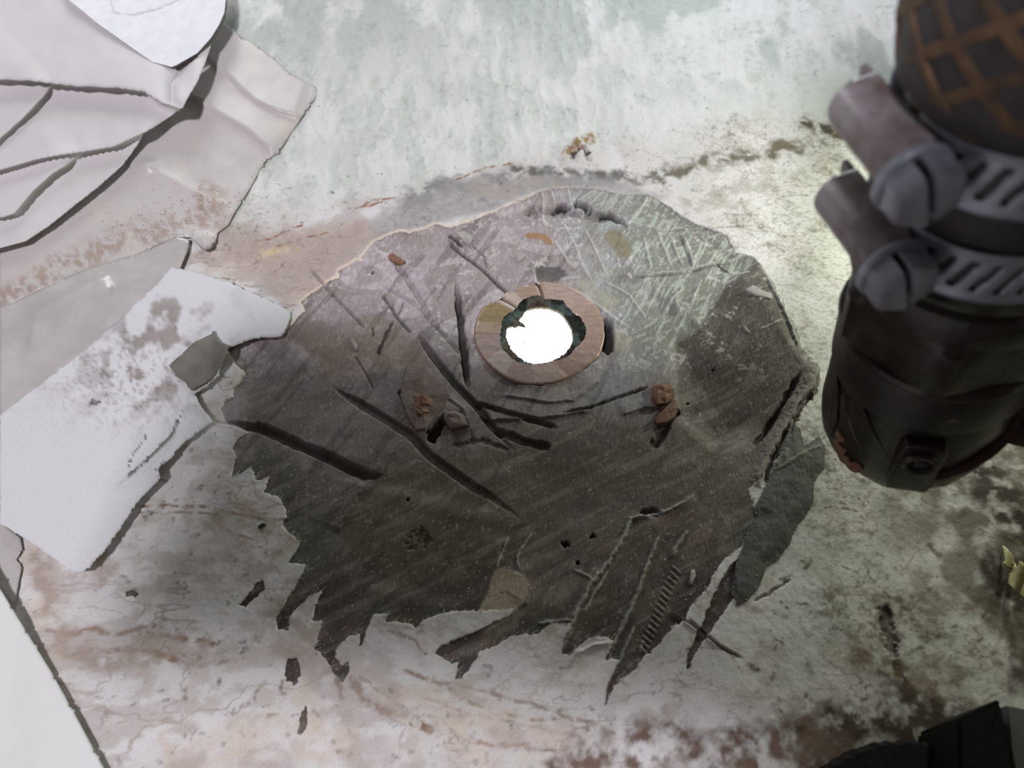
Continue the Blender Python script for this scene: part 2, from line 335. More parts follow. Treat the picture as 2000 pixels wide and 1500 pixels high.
# plies lapped like shingles
step([(712,940),(690,985),(657,1040)], 90, .5, -1, 1); step([(985,1040),(970,1108),(1000,1116),(1022,1124),(1033,1145),(1027,1177),(1010,1192)], 40, .7, -1, 2)
step([(790,722),(782,760),(800,790)], 40, .6, 1, 3); step([(870,775),(905,800),(917,835),(880,840)], 30, .6, 1, 4)
step([(1232,1012),(1290,1003),(1360,965)], 50, .5, -1, 5); step([(920,800),(960,820),(1080,815),(1160,800)], 40, .8, 1, 6)
step([(1000,750),(1060,755),(1130,730),(1175,700)], 16, .8, -1, 7); step([(1210,810),(1260,795),(1320,800)], 30, .7, 1, 8)
step([(975,770),(1070,785),(1120,782),(1180,735)], 26, .6, 1, 9)
# pits
for x, y, r in [(1105,1062,10),(1155,1045,9),(1128,1098,6),(1395,714,4),(1346,777,5),(728,530,6),(797,977,5),(835,845,8)]:
    cut([(x-r*.6, y+r*.25), (x+r*.6, y-r*.25)], r*1.1, 1.2, .25, 1, .6, seed=int(x))
cut([(795,1075),(820,1050),(838,1040)], 34, .5, .9, .55, .5, seed=41)
cut([(1255,1002),(1275,998),(1290,1004)], 20, 1.0, .6, .75, .3, seed=42)
# saw-tooth marks near the lower right
for k in range(16):
    x0, y0 = 1330-k*4.4, 1118+k*10.5
    ridge([(x0-18, y0-16), (x0+2, y0+2)], 3.4, .5, .6, seed=k, taper=.3)
# tongue: a lifted plate of grey laminate
tb, td = sdf_px(TONGUE, .012, jit=.2*M, jf=900)
H[tb] = np.where(td < 0, .9*M*ss(0, -4*M, td)+.25*M+(nC[tb]-.5)*.3*M+ .4*H[tb], H[tb])
# scratches in the paint at right
for i, p in enumerate([[(1345,1210),(1380,1240),(1405,1262),(1452,1288)], [(1470,1175),(1500,1160),(1545,1130)], [(1725,1182),(1735,1230),(1745,1290)]]):
    cut(p, 6 if i < 2 else 22, .5, .5, .7, .4, seed=50+i)
cut([(1108,290),(1125,282),(1140,290),(1150,315)], 16, 1.2, .5, .3, .5, seed=55)
ridge([(1098,315),(1110,290),(1130,272)], 20, 2.0, .0, seed=91); ridge([(1125,315),(1150,285)], 18, 1.2, .0, seed=92)
Z = Z+H

# --- colours (paint, stains, bare laminate): linear albedo
def C_(r, g, b): return lin((r, g, b))
COLR = np.zeros(X.shape+(3,)); COLR[:] = C_(212, 209, 208)
def mixc(col, m):
    m = np.clip(m, 0, 1)[..., None]; COLR[:] = COLR*(1-m)+np.asarray(col)*m
def blob(pts, col, w, amount=1., rag=.6, f=150, seed=0):
    w_ = wpoly(pts); w *= PX; b = block(w_, w*2.2); x, y = X[b], Y[b]
    j = (fbm(x, y, f, 4, 100+seed)-.5)*w*rag*3; j2 = (fbm(x, y, f, 4, 130+seed)-.5)*w*rag*3
    d, t, s = line_dist(w_, x+j, y+j2)
    m = np.clip((1-ss(w*.2, w, d))*amount*ss(.25, .65, fbm(x, y, f*2.5, 4, 150+seed))*1.3, 0, 1)[..., None]
    COLR[b] = COLR[b]*(1-m)+np.asarray(col)*m
def patch(pts, col, amount=1., soft=6, rag=8, f=220, seed=0):
    w_ = wpoly(pts); b = block(w_, .01); x, y = X[b], Y[b]
    j = (fbm(x, y, f, 4, 200+seed)-.5)*rag*2*PX; j2 = (fbm(x, y, f, 4, 230+seed)-.5)*rag*2*PX
    d = poly_sdf(w_, x+j, y+j2); m = np.clip(ss(soft*PX, -soft*PX, d)*amount*(.7+.6*fbm(x, y, 700, 3, 260+seed)), 0, 1)[..., None]
    COLR[b] = COLR[b]*(1-m)+np.asarray(col)*m
mixc(C_(196, 192, 186), ss(.45, .7, nA)*.6)
mixc(C_(176, 166, 154), ss(.56, .74, nB)*.5*(1-wall))
# upper skin: grey green grime in the weave
st = fbm(X*1.6, Y*.7, 110, 4, 301)
mixc(C_(172, 178, 168), wall*ss(.42, .62, st*.85+.15*(1-weave))*.7*(1-.6*smooth_r))
mixc(C_(140, 146, 136), wall*1.3*ss(.46, .62, fbm(X*1.4, Y*.8, 40, 5, 305))*.7*ss(.13, .2, Y+.3*np.abs(X))); mixc(C_(120, 124, 114), wall*ss(.57, .66, nC*.6+st*.4)*.35)
mixc(C_(214, 222, 214), wall*.35)
# right: mould-speckled paint
xr = ss(.05, .09, X)*(1-wall)
up = 1-.65*ss(-.01, .03, Y)
mixc(C_(190, 187, 174), xr*.6*up); mixc(C_(150, 146, 128), up*xr*ss(.36, .66, nB*.6+nC*.4)*.45); mixc(C_(94, 88, 72), up*xr*ss(.45, .66, nC*.45+nD*.3+nB*.25)*.75*ss(.38, .6, nA)); mixc(C_(120, 116, 106), xr*ss(.56, .70, nD)*.4)
mixc(C_(92, 82, 62), ss(.095, .128, X+(n25-.5)*.03)*ss(.02, -.02, Y)*ss(.35, .6, nB)*.8)
# grime along the turn of the bilge
GREY = C_(132, 132, 133); OLV = C_(104, 97, 80)
blob([(800,395),(880,365),(980,352),(1080,345),(1180,350)], GREY, 46, .95, .5, 120, 1)
blob([(1000,335),(1100,335),(1200,345),(1290,352)], C_(96, 92, 84), 26, .75, .6, 160, 2)
blob([(1290,340),(1400,315),(1500,300),(1600,275),(1640,262)], OLV, 36, .8, .6, 140, 3)
blob([(1590,250),(1650,255),(1700,300)], C_(74, 62, 46), 44, .9, .5, 140, 4)
blob([(1350,395),(1450,370),(1560,340)], C_(150, 146, 132), 40, .45, .8, 160, 5)
patch([(770,400),(900,350),(1060,340),(1210,352),(1300,390),(1060,372),(960,416),(850,436),(760,460),(720,480),(640,540),(560,600),(500,560),(540,520),(640,470),(720,440)], C_(150, 147, 147), .8, 16, 18, 120, 6)
patch([(440,470),(520,470),(640,440),(720,425),(730,470),(660,525),(640,550),(590,590),(570,610),(500,560),(420,530),(380,500)], C_(196, 178, 164), .7, 14, 16, 120, 7)
patch([(430,430),(520,460),(640,440),(720,430),(720,480),(660,525),(600,560),(520,540),(440,500)], C_(166, 150, 142), .75, 30, 30, 260, 8)
for i, p in enumerate([[(690,410),(730,392),(770,388)], [(700,405),(745,395)], [(545,480),(600,462),(640,455)], [(520,470),(590,440)], [(880,355),(950,328),(1000,320)]]):
    blob(p, C_(142, 92, 66), 5, .75, .8, 300, 10+i)
blob([(530,490),(570,478),(585,490),(545,505),(525,500)], C_(176, 156, 118), 4, .6, .6, 300, 16)
blob([(520,495),(560,488)], C_(206, 186, 150), 18, .6, .5, 200, 17)
# rust lines and sanded-through patches on the lower hull
RUST = C_(134, 102, 80); PCH = C_(203, 190, 176)
for i, (p, w, a) in enumerate([([(95,1232),(140,1238),(185,1228),(225,1240),(265,1232),(330,1240),(420,1258)], 6, .7), ([(90,1275),(150,1278),(220,1268),(290,1275),(340,1285)], 7, .7), ([(340,1290),(400,1300),(460,1288)], 5, .5),
 ([(255,992),(330,985),(420,992),(500,1012),(560,1016)], 5, .55), ([(270,1002),(360,1000),(440,1003)], 4, .45), ([(440,1035),(490,1052),(520,1080)], 4, .5),
 ([(690,1325),(705,1365),(740,1390),(790,1400),(840,1430)], 8, .95), ([(700,1322),(750,1355),(790,1378)], 6, .5), ([(790,1305),(870,1345),(950,1380),(1010,1400),(1090,1410)], 5, .5), ([(820,1360),(900,1390),(1000,1410),(1130,1440)], 5, .4), ([(840,1320),(950,1350),(1080,1390),(1200,1430)], 5, .4), ([(890,1440),(950,1455),(1100,1470)], 4, .45), ([(660,1330),(668,1352)], 8, .6),
 ([(760,1230),(810,1250),(830,1275)], 4, .45), ([(870,1420),(930,1450),(1030,1455)], 4, .5)]):
    blob(p, RUST, w, a*1.25, .8, 220, 20+i)
for i, p in enumerate([[(480,1410),(540,1385),(560,1420)], [(340,1440),(420,1460),(520,1470)], [(570,1345),(590,1390),(600,1440)], [(640,1420),(660,1425)], [(700,1340),(800,1400),(900,1440),(1050,1470)], [(330,1480),(430,1490)], [(600,1480),(680,1490)], [(60,1090),(110,1130),(90,1200)], [(120,1290),(140,1340)], [(790,1350),(950,1400),(1100,1450)]]):
    blob(p, PCH, 34, .6, .7, 130, 40+i)
for i in range(44):
    x0, y0 = random.uniform(120, 1300), random.uniform(1330, 1490)
    if i > 30: x0, y0 = random.uniform(230, 500), random.uniform(930, 1300)
    dx, dy = random.uniform(-16, 16), random.uniform(-12, 12)
    blob([(x0, y0), (x0+dx, y0+dy)], C_(120, 112, 106), random.uniform(2, 6), .6, .8, 400, 60+i)
for i in range(46):
    x0, y0 = random.uniform(1480, 1960), random.uniform(980, 1380)
    dx, dy = random.uniform(-30, 30), random.uniform(-16, 16)
    blob([(x0, y0), (x0+dx, y0+dy)], C_(88, 82, 66), random.uniform(3, 9), .7, .8, 300, 110+i)
for i in range(26):
    x0, y0 = random.uniform(520, 860), random.uniform(330, 440)
    blob([(x0, y0), (x0+random.uniform(-5, 5), y0+3)], C_(120, 118, 122), random.uniform(2, 5), .7, .8, 500, 160+i)
vein = ss(.020, .004, np.abs(fbm(X+.3*(nA-.5)*.05, Y*2.2, 55, 4, 320)-.5))*(1-wall)*ss(.40, .62, n25)
vein2 = ss(.016, .003, np.abs(fbm(X*1.1, Y*1.6, 120, 4, 321)-.5))*(1-wall)*ss(.46, .62, nA)
mixc(C_(140, 116, 100), vein*.55); mixc(C_(128, 118, 110), vein2*.5)
mixc(C_(168, 156, 148), ss(.5, .68, fbm(X, Y*1.8, 90, 5, 322))*.55*(1-wall)*ss(.06, .0, X))
mixc(C_(110, 108, 110), ss(.66, .74, nC)*ss(.5, .64, nB)*.6*(1-wall))
for i, p in enumerate([[(70,1100),(110,1150),(100,1220)], [(180,1110),(230,1085)], [(90,1255),(250,1260),(400,1270)], [(430,1000),(520,1040),(560,1080)], [(560,1200),(600,1250),(640,1310)]]):
    blob(p, C_(164, 148, 136), 40, .6, .8, 110, 210+i)
blob([(1728,1185),(1738,1235),(1752,1290),(1775,1345),(1800,1390)], C_(66, 54, 42), 17, .9, .4, 200, 190)
blob([(1560,1440),(1680,1420),(1780,1395),(1860,1400)], C_(70, 54, 44), 46, .9, .5, 130, 191)
blob([(1100,1480),(1300,1470),(1500,1470),(1600,1450)], C_(112, 92, 80), 60, .8, .6, 130, 192)  # brown stain, strengthened so its colour carries some of the corner shade
blob([(1690,1290),(1760,1310),(1830,1330)], C_(112, 92, 66), 34, .6, .6, 150, 193)
blob([(1920,920),(1960,980),(1990,1060),(1990,1180)], C_(60, 48, 38), 70, .95, .4, 120, 194)
blob([(1115,300),(1130,280),(1150,275)], C_(150, 122, 86), 22, .9, .4, 300, 195)
blob([(1118,308),(1128,290),(1150,300)], C_(64, 46, 34), 9, .9, .5, 400, 196)
mixc(C_(96, 88, 78), ss(.70, .80, nD*.4+nC*.6)*.6)
# the line of cream undercoat where the paint breaks off at the pad
crm = ss(9*PX, 2*PX, pad_s)*ss(.05, -.02, X)*ss(-.02, .03, Y)
mixc(C_(224, 206, 186), crm*.75)
# bare laminate of the pad
PB = np.zeros_like(COLR); PB[:] = C_(100, 87, 79)
def mixp(col, m):
    m = np.clip(m, 0, 1)[..., None]; PB[:] = PB*(1-m)+np.asarray(col)*m
dust = ss(-.045, .035, Y-.25*X+(nA-.5)*.05)*ss(.06, .0, X-.03)          # pale sanding dust lies on the upper left
mixp(C_(192, 183, 187), dust*(.75+.7*(nB-.4)))
mixp(C_(90, 80, 66), ss(.45, .62, nA)*ss(.0, -.03, Y)*.8)
mixp(C_(84, 76, 74), ss(.52, .68, nB)*.45*(1-.5*dust)); fc = np.floor(fbm(X, Y*1.4, 34, 2, 306)*9); mixp(C_(96, 84, 70), ((fc % 3) == 0)*.35); mixp(C_(118, 104, 102), ((fc % 3) == 1)*.30)
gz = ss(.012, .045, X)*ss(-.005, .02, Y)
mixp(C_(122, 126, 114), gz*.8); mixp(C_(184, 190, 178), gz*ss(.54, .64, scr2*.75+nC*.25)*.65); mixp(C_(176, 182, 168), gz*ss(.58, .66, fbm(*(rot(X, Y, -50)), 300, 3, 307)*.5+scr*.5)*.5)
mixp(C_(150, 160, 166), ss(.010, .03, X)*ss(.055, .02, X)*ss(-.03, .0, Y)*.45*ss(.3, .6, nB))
def patchp(pts, col, a, soft, seed):
    w_ = wpoly(pts); b = block(w_, .006); j = (fbm(X[b], Y[b], 160, 4, 400+seed)-.5)*5*M; j2 = (fbm(X[b], Y[b], 160, 4, 430+seed)-.5)*5*M
    m = (ss(soft*PX, -soft*PX, poly_sdf(w_, X[b]+j, Y[b]+j2))*a)[..., None]; PB[b] = PB[b]*(1-m)+np.asarray(col)*m
patchp([(720,950),(850,900),(1020,1030),(985,1060),(960,1120),(900,1160),(800,1140),(700,1110),(655,1045)], C_(96, 86, 70), .65, 8, 1)
patchp([(640,1130),(760,1140),(960,1150),(930,1190),(800,1210),(720,1195),(640,1250),(600,1180)], C_(66, 54, 52), .7, 14, 2)
patchp([(560,960),(640,940),(690,990),(655,1060),(610,1110),(570,1080)], C_(90, 90, 82), .6, 14, 3)
patchp([(1240,1030),(1400,960),(1450,1010),(1420,1080),(1320,1150),(1230,1160)], C_(104, 88, 84), .5, 20, 4)
patchp([(455,740),(640,690),(700,760),(560,850),(480,830)], C_(88, 78, 72), .5, 20, 5)
patchp([(560,640),(700,650),(760,720),(640,740)], C_(140, 122, 104), .5, 30, 6)
patchp([(1040,830),(1260,830),(1320,900),(1150,960),(1000,900)], C_(72, 62, 56), .5, 30, 7)
fb, fd = sdf_px([(1480,512),(1560,680),(1600,725),(1540,830),(1400,860),(1330,800),(1322,665),(1368,640),(1410,568)], .006, jit=.3*M); fm = (ss(1*M, -1*M, fd)*.8)[..., None]; PB[fb] = PB[fb]*(1-fm)+C_(72, 61, 55)*fm  # dark brown paints in the hose and clamp shadow on this facet
edge = ss(-7*M, -1*M, pad_s)*ss(.01, -.03, Y+.3*np.abs(X))
mixp(C_(78, 78, 72), edge*ss(.35, .6, nB)*.9)
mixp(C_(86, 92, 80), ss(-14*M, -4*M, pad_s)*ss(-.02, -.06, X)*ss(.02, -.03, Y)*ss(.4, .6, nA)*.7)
mixp(C_(66, 52, 52), ss(.44, .62, fbm(rx*.5, ry, 120, 4, 303))*ss(-.045, -.07, Y)*.75)
mixp(C_(196, 188, 182), ss(.62, .75, scr*.65+nC*.35)*.18); mixp(C_(150, 138, 128), ss(.52, .68, fbm(rx*.10, ry, 420, 4, 308))*.32*(1-gz)); mixp(C_(62, 54, 50), ss(.54, .68, fbm(rx2*.12, ry2, 380, 4, 309))*.40*(1-gz)); mixp(C_(206, 200, 196), ss(.74, .80, nD)*.35)
mixp(C_(206, 200, 198), ss(.56, .66, fbm(X, Y, 800, 3, 304))*ss(.50, .62, nB)*ss(-.01, .02, Y)*.55)
isl = full_sdf([[(967,1110),(990,1114),(1020,1122),(1033,1143),(1027,1177),(1010,1193),(960,1212),(930,1200),(950,1160)]], jit=.5*M)
mixp(C_(168, 154, 136), ss(.3*M, -.5*M, isl)*.8)
for pts, c, w, a in [([(1035,460),(1060,462),(1075,475)], (156, 118, 84), 11, .9), ([(1200,460),(1215,490)], (132, 124, 96), 22, .8), ([(1150,560),(1190,590)], (158, 156, 136), 20, .6), ([(1200,650),(1215,670)], (166, 158, 142), 22, .6), ([(1060,530),(1085,535)], (78, 76, 72), 22, .85), ([(720,640),(770,690),(800,700)], (132, 116, 100), 46, .5), ([(600,650),(680,690)], (118, 100, 92), 40, .5)]:
    w_ = wpoly(pts); b = block(w_, w*PX*2); d, t, s = line_dist(w_, X[b]+(nC[b]-.5)*4*M, Y[b]+(nB[b]-.5)*4*M)
    m = ((1-ss(w*PX*.7, w*PX*1.1, d))*a)[..., None]; PB[b] = PB[b]*(1-m)+C_(*c)*m
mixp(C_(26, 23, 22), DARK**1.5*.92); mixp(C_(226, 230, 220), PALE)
TB = PB.copy(); tn = ss(.4, .62, nB)
TB[:] = C_(92, 92, 86); TB = TB*(1-tn[..., None]*.6)+C_(70, 66, 62)*tn[..., None]*.6
TB = TB*(1-PALE[..., None])+C_(150, 152, 128)*PALE[..., None]
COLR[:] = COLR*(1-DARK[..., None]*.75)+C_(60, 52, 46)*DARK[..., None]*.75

# --- split the field into hull, pad and tongue along their outlines (grid points slide onto the outline)
V = np.stack([X, Y, Z], -1)
def slide(s):
    gyd, gxd = np.gradient(s, gy, gx); g = np.hypot(gxd, gyd)+1e-9
    near = np.abs(s) < .17*M
    V[..., 0] -= np.where(near, s*gxd/g**2*.98, 0).clip(-.2*M, .2*M); V[..., 1] -= np.where(near, s*gyd/g**2*.98, 0).clip(-.2*M, .2*M)
slide(pad_s); slide(ton_s)
def cc(a): return .25*(a[:-1, :-1]+a[1:, :-1]+a[:-1, 1:]+a[1:, 1:])
cp, ct, cr = cc(pad_s) < 0, cc(ton_s) < 0, cc(ring_s) < -1.2*M
ny, nx = X.shape; ids = np.arange(nx*ny).reshape(ny, nx)
quads = np.stack([ids[:-1, :-1], ids[:-1, 1:], ids[1:, 1:], ids[1:, :-1]], -1)
Vf = V.reshape(-1, 3)
m_hull = attr_mat('worn_hull_paint', .62, (.55, 700), .10, 1800, .35)
m_pad = attr_mat('ground_laminate', .7, (.9, 1100), .22, 1500, .35, .0003, (1, .25, 1, math.radians(-28)))
floor = np_mesh('floor', Vf, quads[~cp & ~ct & ~cr], m_hull, COLR.reshape(-1, 3)); tag(floor, 'white painted fibreglass boat hull, stained and woven at the top', kind='structure')
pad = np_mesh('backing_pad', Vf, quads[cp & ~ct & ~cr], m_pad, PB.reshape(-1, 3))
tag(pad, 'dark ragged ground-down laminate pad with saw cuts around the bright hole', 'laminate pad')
tongue = np_mesh('laminate_tongue', Vf, quads[ct & ~cr], m_pad, TB.reshape(-1, 3), parent=pad); tongue['label'] = 'dark blade-shaped loose ply at the right end of the pad'
def surf_z(x, y):
    i = int(np.clip(np.searchsorted(gx, x), 1, nx-1)); j = int(np.clip(np.searchsorted(gy, y), 1, ny-1))
    return float(Z[j-1:j+1, i-1:i+1].max())
def surf(px, py):
    q = P(np.array(px), np.array(py)); return Vector((q[0], q[1], surf_z(q[0], q[1])))

# ------------------------------------------------------------------ bronze ring and the hole
ctr = P(np.array(1054.), np.array(652.))
def polar(pts):
    w = wpoly(pts)-ctr[:2]; a = np.arctan2(w[:, 1], w[:, 0]); r = np.hypot(w[:, 0], w[:, 1]); o = np.argsort(a); a = a[o]; r = r[o]
    return lambda t: np.interp((t+np.pi) % (2*np.pi)-np.pi, np.r_[a-2*np.pi, a, a+2*np.pi], np.r_[r, r, r])
rO, rI, rH = polar(RING_O), polar(RING_I), polar(HOLE)
NT = 320; TH = np.linspace(0, 2*np.pi, NT, endpoint=False)
ringz = float(np.median([surf_z(ctr[0]+rO(t)*math.cos(t), ctr[1]+rO(t)*math.sin(t)) for t in TH]))
def radial(name, rows, m, parent, col=None, lean=0.):
    """rows: list of (radius array, z array)"""
    v = []; f = []
    for r, z in rows: v += [(ctr[0]+r[k]*math.cos(TH[k]), ctr[1]+r[k]*math.sin(TH[k])+lean*(ringz-z[k]), z[k]) for k in range(NT)]
    for j in range(len(rows)-1):
        for k in range(NT): k2 = (k+1) % NT; f.append((j*NT+k, (j+1)*NT+k, (j+1)*NT+k2, j*NT+k2))
    return pydata(name, v, f, m, parent, True, col)
ring = empty('bronze_ring', (ctr[0], ctr[1], ringz), 'pinkish bronze ring ground flush around the bright hole in the dark pad', 'fitting ring')
ring_inv = Matrix.Translation(-ring.location)
def wob(s, f=1.): return vnoise(np.cos(TH)*f*3+5, np.sin(TH)*f*3+9, s)-.5
ro = rO(TH)+wob(3, 6)*.25*M; ri = rI(TH)+wob(4, 6)*.5*M; rh = rH(TH)+wob(5, 7)*.5*M
def tilt(r): return ringz+.0004+.018*(r*np.cos(TH)*.3-r*np.sin(TH))
rows = [(ro, tilt(ro)-.003), (ro, tilt(ro)-.00012)]; cols = [np.tile(C_(150, 120, 104), (NT, 1))]*2
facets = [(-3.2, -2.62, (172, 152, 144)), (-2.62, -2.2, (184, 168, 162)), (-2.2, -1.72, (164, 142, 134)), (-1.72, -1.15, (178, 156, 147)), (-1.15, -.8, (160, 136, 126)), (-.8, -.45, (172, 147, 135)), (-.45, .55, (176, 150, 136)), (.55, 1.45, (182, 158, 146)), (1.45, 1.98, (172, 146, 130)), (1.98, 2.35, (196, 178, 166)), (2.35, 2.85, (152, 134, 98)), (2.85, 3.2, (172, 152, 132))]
for k in range(1, 15):
    r = ro-.0002-(ro-ri-.0002)*k/14*1.0; z = tilt(r)+(vnoise(r*np.cos(TH)*900, r*np.sin(TH)*900, 77)-.5)*.00012
    c = np.zeros((NT, 3)); tt = (TH+np.pi) % (2*np.pi)-np.pi
    for a, b, q in facets:
        w = (tt+.10*(k/14-.5) >= a) & (tt+.10*(k/14-.5) < b); c[w] = lin(q); z = z+np.where(w, ((hash(q) % 7)-3)*.00002, 0)
    s = vnoise(r*np.cos(TH)*300+50, r*np.sin(TH)*1800, 78)[:, None]
    c = c*(.86+.28*s)
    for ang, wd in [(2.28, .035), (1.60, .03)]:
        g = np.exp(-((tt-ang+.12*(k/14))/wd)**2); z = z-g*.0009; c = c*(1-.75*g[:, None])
    rows.append((r, z)); cols.append(c)
m_brz = attr_mat('ground_bronze', .42, (.5, 2200), .12, 2500, .5, .0001, (1, .12, 1, math.radians(-30)))
m_brz.node_tree.nodes['Principled BSDF'].inputs['Metallic'].default_value = .35
o = radial('flange', rows, m_brz, ring, np.vstack(cols)); o.matrix_parent_inverse = ring_inv
# verdigris crust between the ground face and the bore
rows = []; cols = []; NK = 9
for k in range(NK):
    q = k/(NK-1); r = ri+.0003+(rh-ri-.0003)*q
    n = vnoise(r*np.cos(TH)*900, r*np.sin(TH)*900, 91); n2 = vnoise(r*np.cos(TH)*350+7, r*np.sin(TH)*350, 92)
    z = tilt(ri)-.0003-.0022*q**.8+(n-.5)*.0016*math.sin(math.pi*min(1, q+.1)); rows.append((r, z))
    c = C_(46, 50, 46)*(1-ss(.5, .75, n2)[:, None])+C_(84, 100, 94)*ss(.5, .75, n2)[:, None]
    br = ss(.45, .7, vnoise(np.cos(TH)*2+3, np.sin(TH)*2, 93))[:, None]*(.3+.5*q); c = c*(1-br)+C_(92, 72, 60)*br; c = c*(.7+.6*n[:, None])
    cols.append(c)
for dz, g in [(.003, 1.0), (.009, 1.03)]:
    rows.append((rh*g, tilt(ri)-.0025-dz)); cols.append(np.tile(C_(92, 84, 66), (NT, 1)))
m_crust = attr_mat('verdigris', .85, (1, 1500), .35, 1600, .2, .0004)
o = radial('verdigris_crust', rows, m_crust, ring, np.vstack(cols), .64); o.matrix_parent_inverse = ring_inv; o['label'] = 'dark green corroded lining of the bore'
# flake of crust still standing at the upper left of the bore
fl_pts = [(994,627),(1003,618),(1016,616),(1012,626),(1022,632),(1026,637),(1014,634),(1004,638)]
v = [tuple(Vector(q)) for q in PL(fl_pts, float(ringz-.0018))]
bm = bmesh.new(); f = bm.faces.new([bm.verts.new(q) for q in v]); e = bmesh.ops.extrude_face_region(bm, geom=[f]); bmesh.ops.translate(bm, vec=(0, 0, -.0009), verts=[q for q in e['geom'] if isinstance(q, bmesh.types.BMVert)])
o = obj('crust_flake', bm, mat('dark_crust', (64, 52, 44), .9, rgb2=(96, 100, 90), nscale=900), ring); o.matrix_parent_inverse = ring_inv
# daylit ground below the boat
v = [(-.6, -.6, -.14), (.7, -.6, -.14), (.7, .6, -.14), (-.6, .6, -.14)]
g = pydata('ground', v, [(0, 1, 2, 3)], mat('pale_gravel', (245, 243, 238), .9, rgb2=(232, 228, 220), nscale=300)); tag(g, 'bright ground seen through the hole', kind='structure')

# ------------------------------------------------------------------ thin sheets: paper, film, wrapper
def resample(poly, step):
    out = []
    for a, b in zip(poly, poly[1:]+poly[:1]):
        n = max(1, int(np.hypot(b[0]-a[0], b[1]-a[1])/step))
        out += [(a[0]+(b[0]-a[0])*k/n, a[1]+(b[1]-a[1])*k/n) for k in range(n)]
    return out
def sheet(name, outline, hfun, m, step=5, thick=.00015, label=None, cat=None, parent=None, ragged=0., colf=None, group=None, sfun=None):
    """a sheet lying on the hull: outline as seen in the photograph, hfun(px,py) gives its lift in metres"""
    poly = np.asarray(outline, float); x0, y0 = poly.min(0)-step*2; x1, y1 = poly.max(0)+step*2
    ax = np.arange(x0, x1, step); ay = np.arange(y0, y1, step); PXg, PYg = np.meshgrid(ax, ay)
    s = poly_sdf(poly, PXg+(vnoise(PXg/9, PYg/9, 5)-.5)*ragged, PYg+(vnoise(PXg/9, PYg/9, 6)-.5)*ragged)
    gyy, gxx = np.gradient(s, step); nn = np.hypot(gxx, gyy)+1e-6; near = np.abs(s) < step*.62
    PXg = PXg-np.where(near, s*gxx/nn**2, 0).clip(-step*.7, step*.7); PYg = PYg-np.where(near, s*gyy/nn**2, 0).clip(-step*.7, step*.7)
    h = hfun(PXg, PYg)
    if sfun:
        dx, dy = sfun(PXg, PYg, step); PXg = PXg+dx; PYg = PYg+dy
    Vv = P(PXg, PYg, h)
    n_y, n_x = PXg.shape; idd = np.arange(n_x*n_y).reshape(n_y, n_x); Q = np.stack([idd[:-1, :-1], idd[1:, :-1], idd[1:, 1:], idd[:-1, 1:]], -1)[cc(s) < 0]
    col = None if colf is None else colf(PXg, PYg).reshape(-1, 3)
    o = np_mesh(name, Vv.reshape(-1, 3), Q, m, col, parent)
    md = o.modifiers.new('thickness', 'SOLIDIFY'); md.thickness = thick; md.offset = -1
    return tag(o, label, cat, group)
def fold(pts, px, py, up, lo, hgt, lap=0.):
    """ridge along a line: drops over `up` px on its left-of-travel side, over `lo` px on the other"""
    d, t, s = line_dist(np.asarray(pts, float), px, py)
    e = np.minimum(ss(-.02, .12, t), 1.)
    return np.where(s > 0, np.exp(-d/up), np.exp(-d/lo))*hgt*e
def cloth_noise(px, py, f, a, s): return (fbm(px, py, f, 3, s)-.5)*a
MM = .001
# plastic film with sawdust on it
FILM = [(0,150),(200,40),(440,44),(470,75),(487,77),(530,110),(570,145),(618,170),(616,190),(575,250),(545,296),(515,318),(490,365),(455,420),(445,440),(425,455),(422,470),(412,486),(398,490),(386,478),(374,464),(345,461),(260,500),(170,526),(100,556),(30,590),(0,605)]
def h_film(x, y):
    h = .9*MM+cloth_noise(x, y, .012, 1.2*MM, 1)+fold([(590,228),(540,215),(500,196),(470,170)], x, y, 60, 3, 1.8*MM)+fold([(540,300),(480,250),(400,205)], x, y, 70, 5, 2.0*MM)
    h = h+fold([(272,318),(330,345),(430,400)], x, y, 26, 12, 1.0*MM)+fold([(0,590),(100,550),(260,500),(345,462)], x, y, 14, 10, .8*MM)
    return h+3.4*MM*np.exp(-(((x-402)/16)**2+((y-476)/13)**2))+1.6*MM*np.exp(-(((x-285)/22)**2+((y-322)/14)**2))
def c_film(x, y):
    c = np.zeros(x.shape+(3,)); c[:] = C_(198, 192, 190)
    d, t, s = line_dist(np.array([(20,580),(120,520),(250,465),(330,440),(400,420),(410,380)], float), x+(fbm(x, y, .03, 3, 8)-.5)*60, y+(fbm(x, y, .03, 3, 9)-.5)*60)
    m = (ss(46, 6, d)*.75*ss(.3, .6, fbm(x, y, .12, 3, 10)))[..., None]; c = c*(1-m)+C_(158, 136, 118)*m
    m = (ss(.5, .8, fbm(x, y, .012, 3, 12))*.4)[..., None]; c = c*(1-m)+C_(212, 206, 186)*m
    return c
m_film = attr_mat('milky_film', .38, (.15, 300), .05, 900, .5); m_film.node_tree.nodes['Principled BSDF'].inputs['Alpha'].default_value = .93
sheet('plastic_film', FILM, h_film, m_film, 5, .0001, 'milky plastic film with brown sawdust on it, partly under the crumpled wrapper', 'plastic film', colf=c_film)
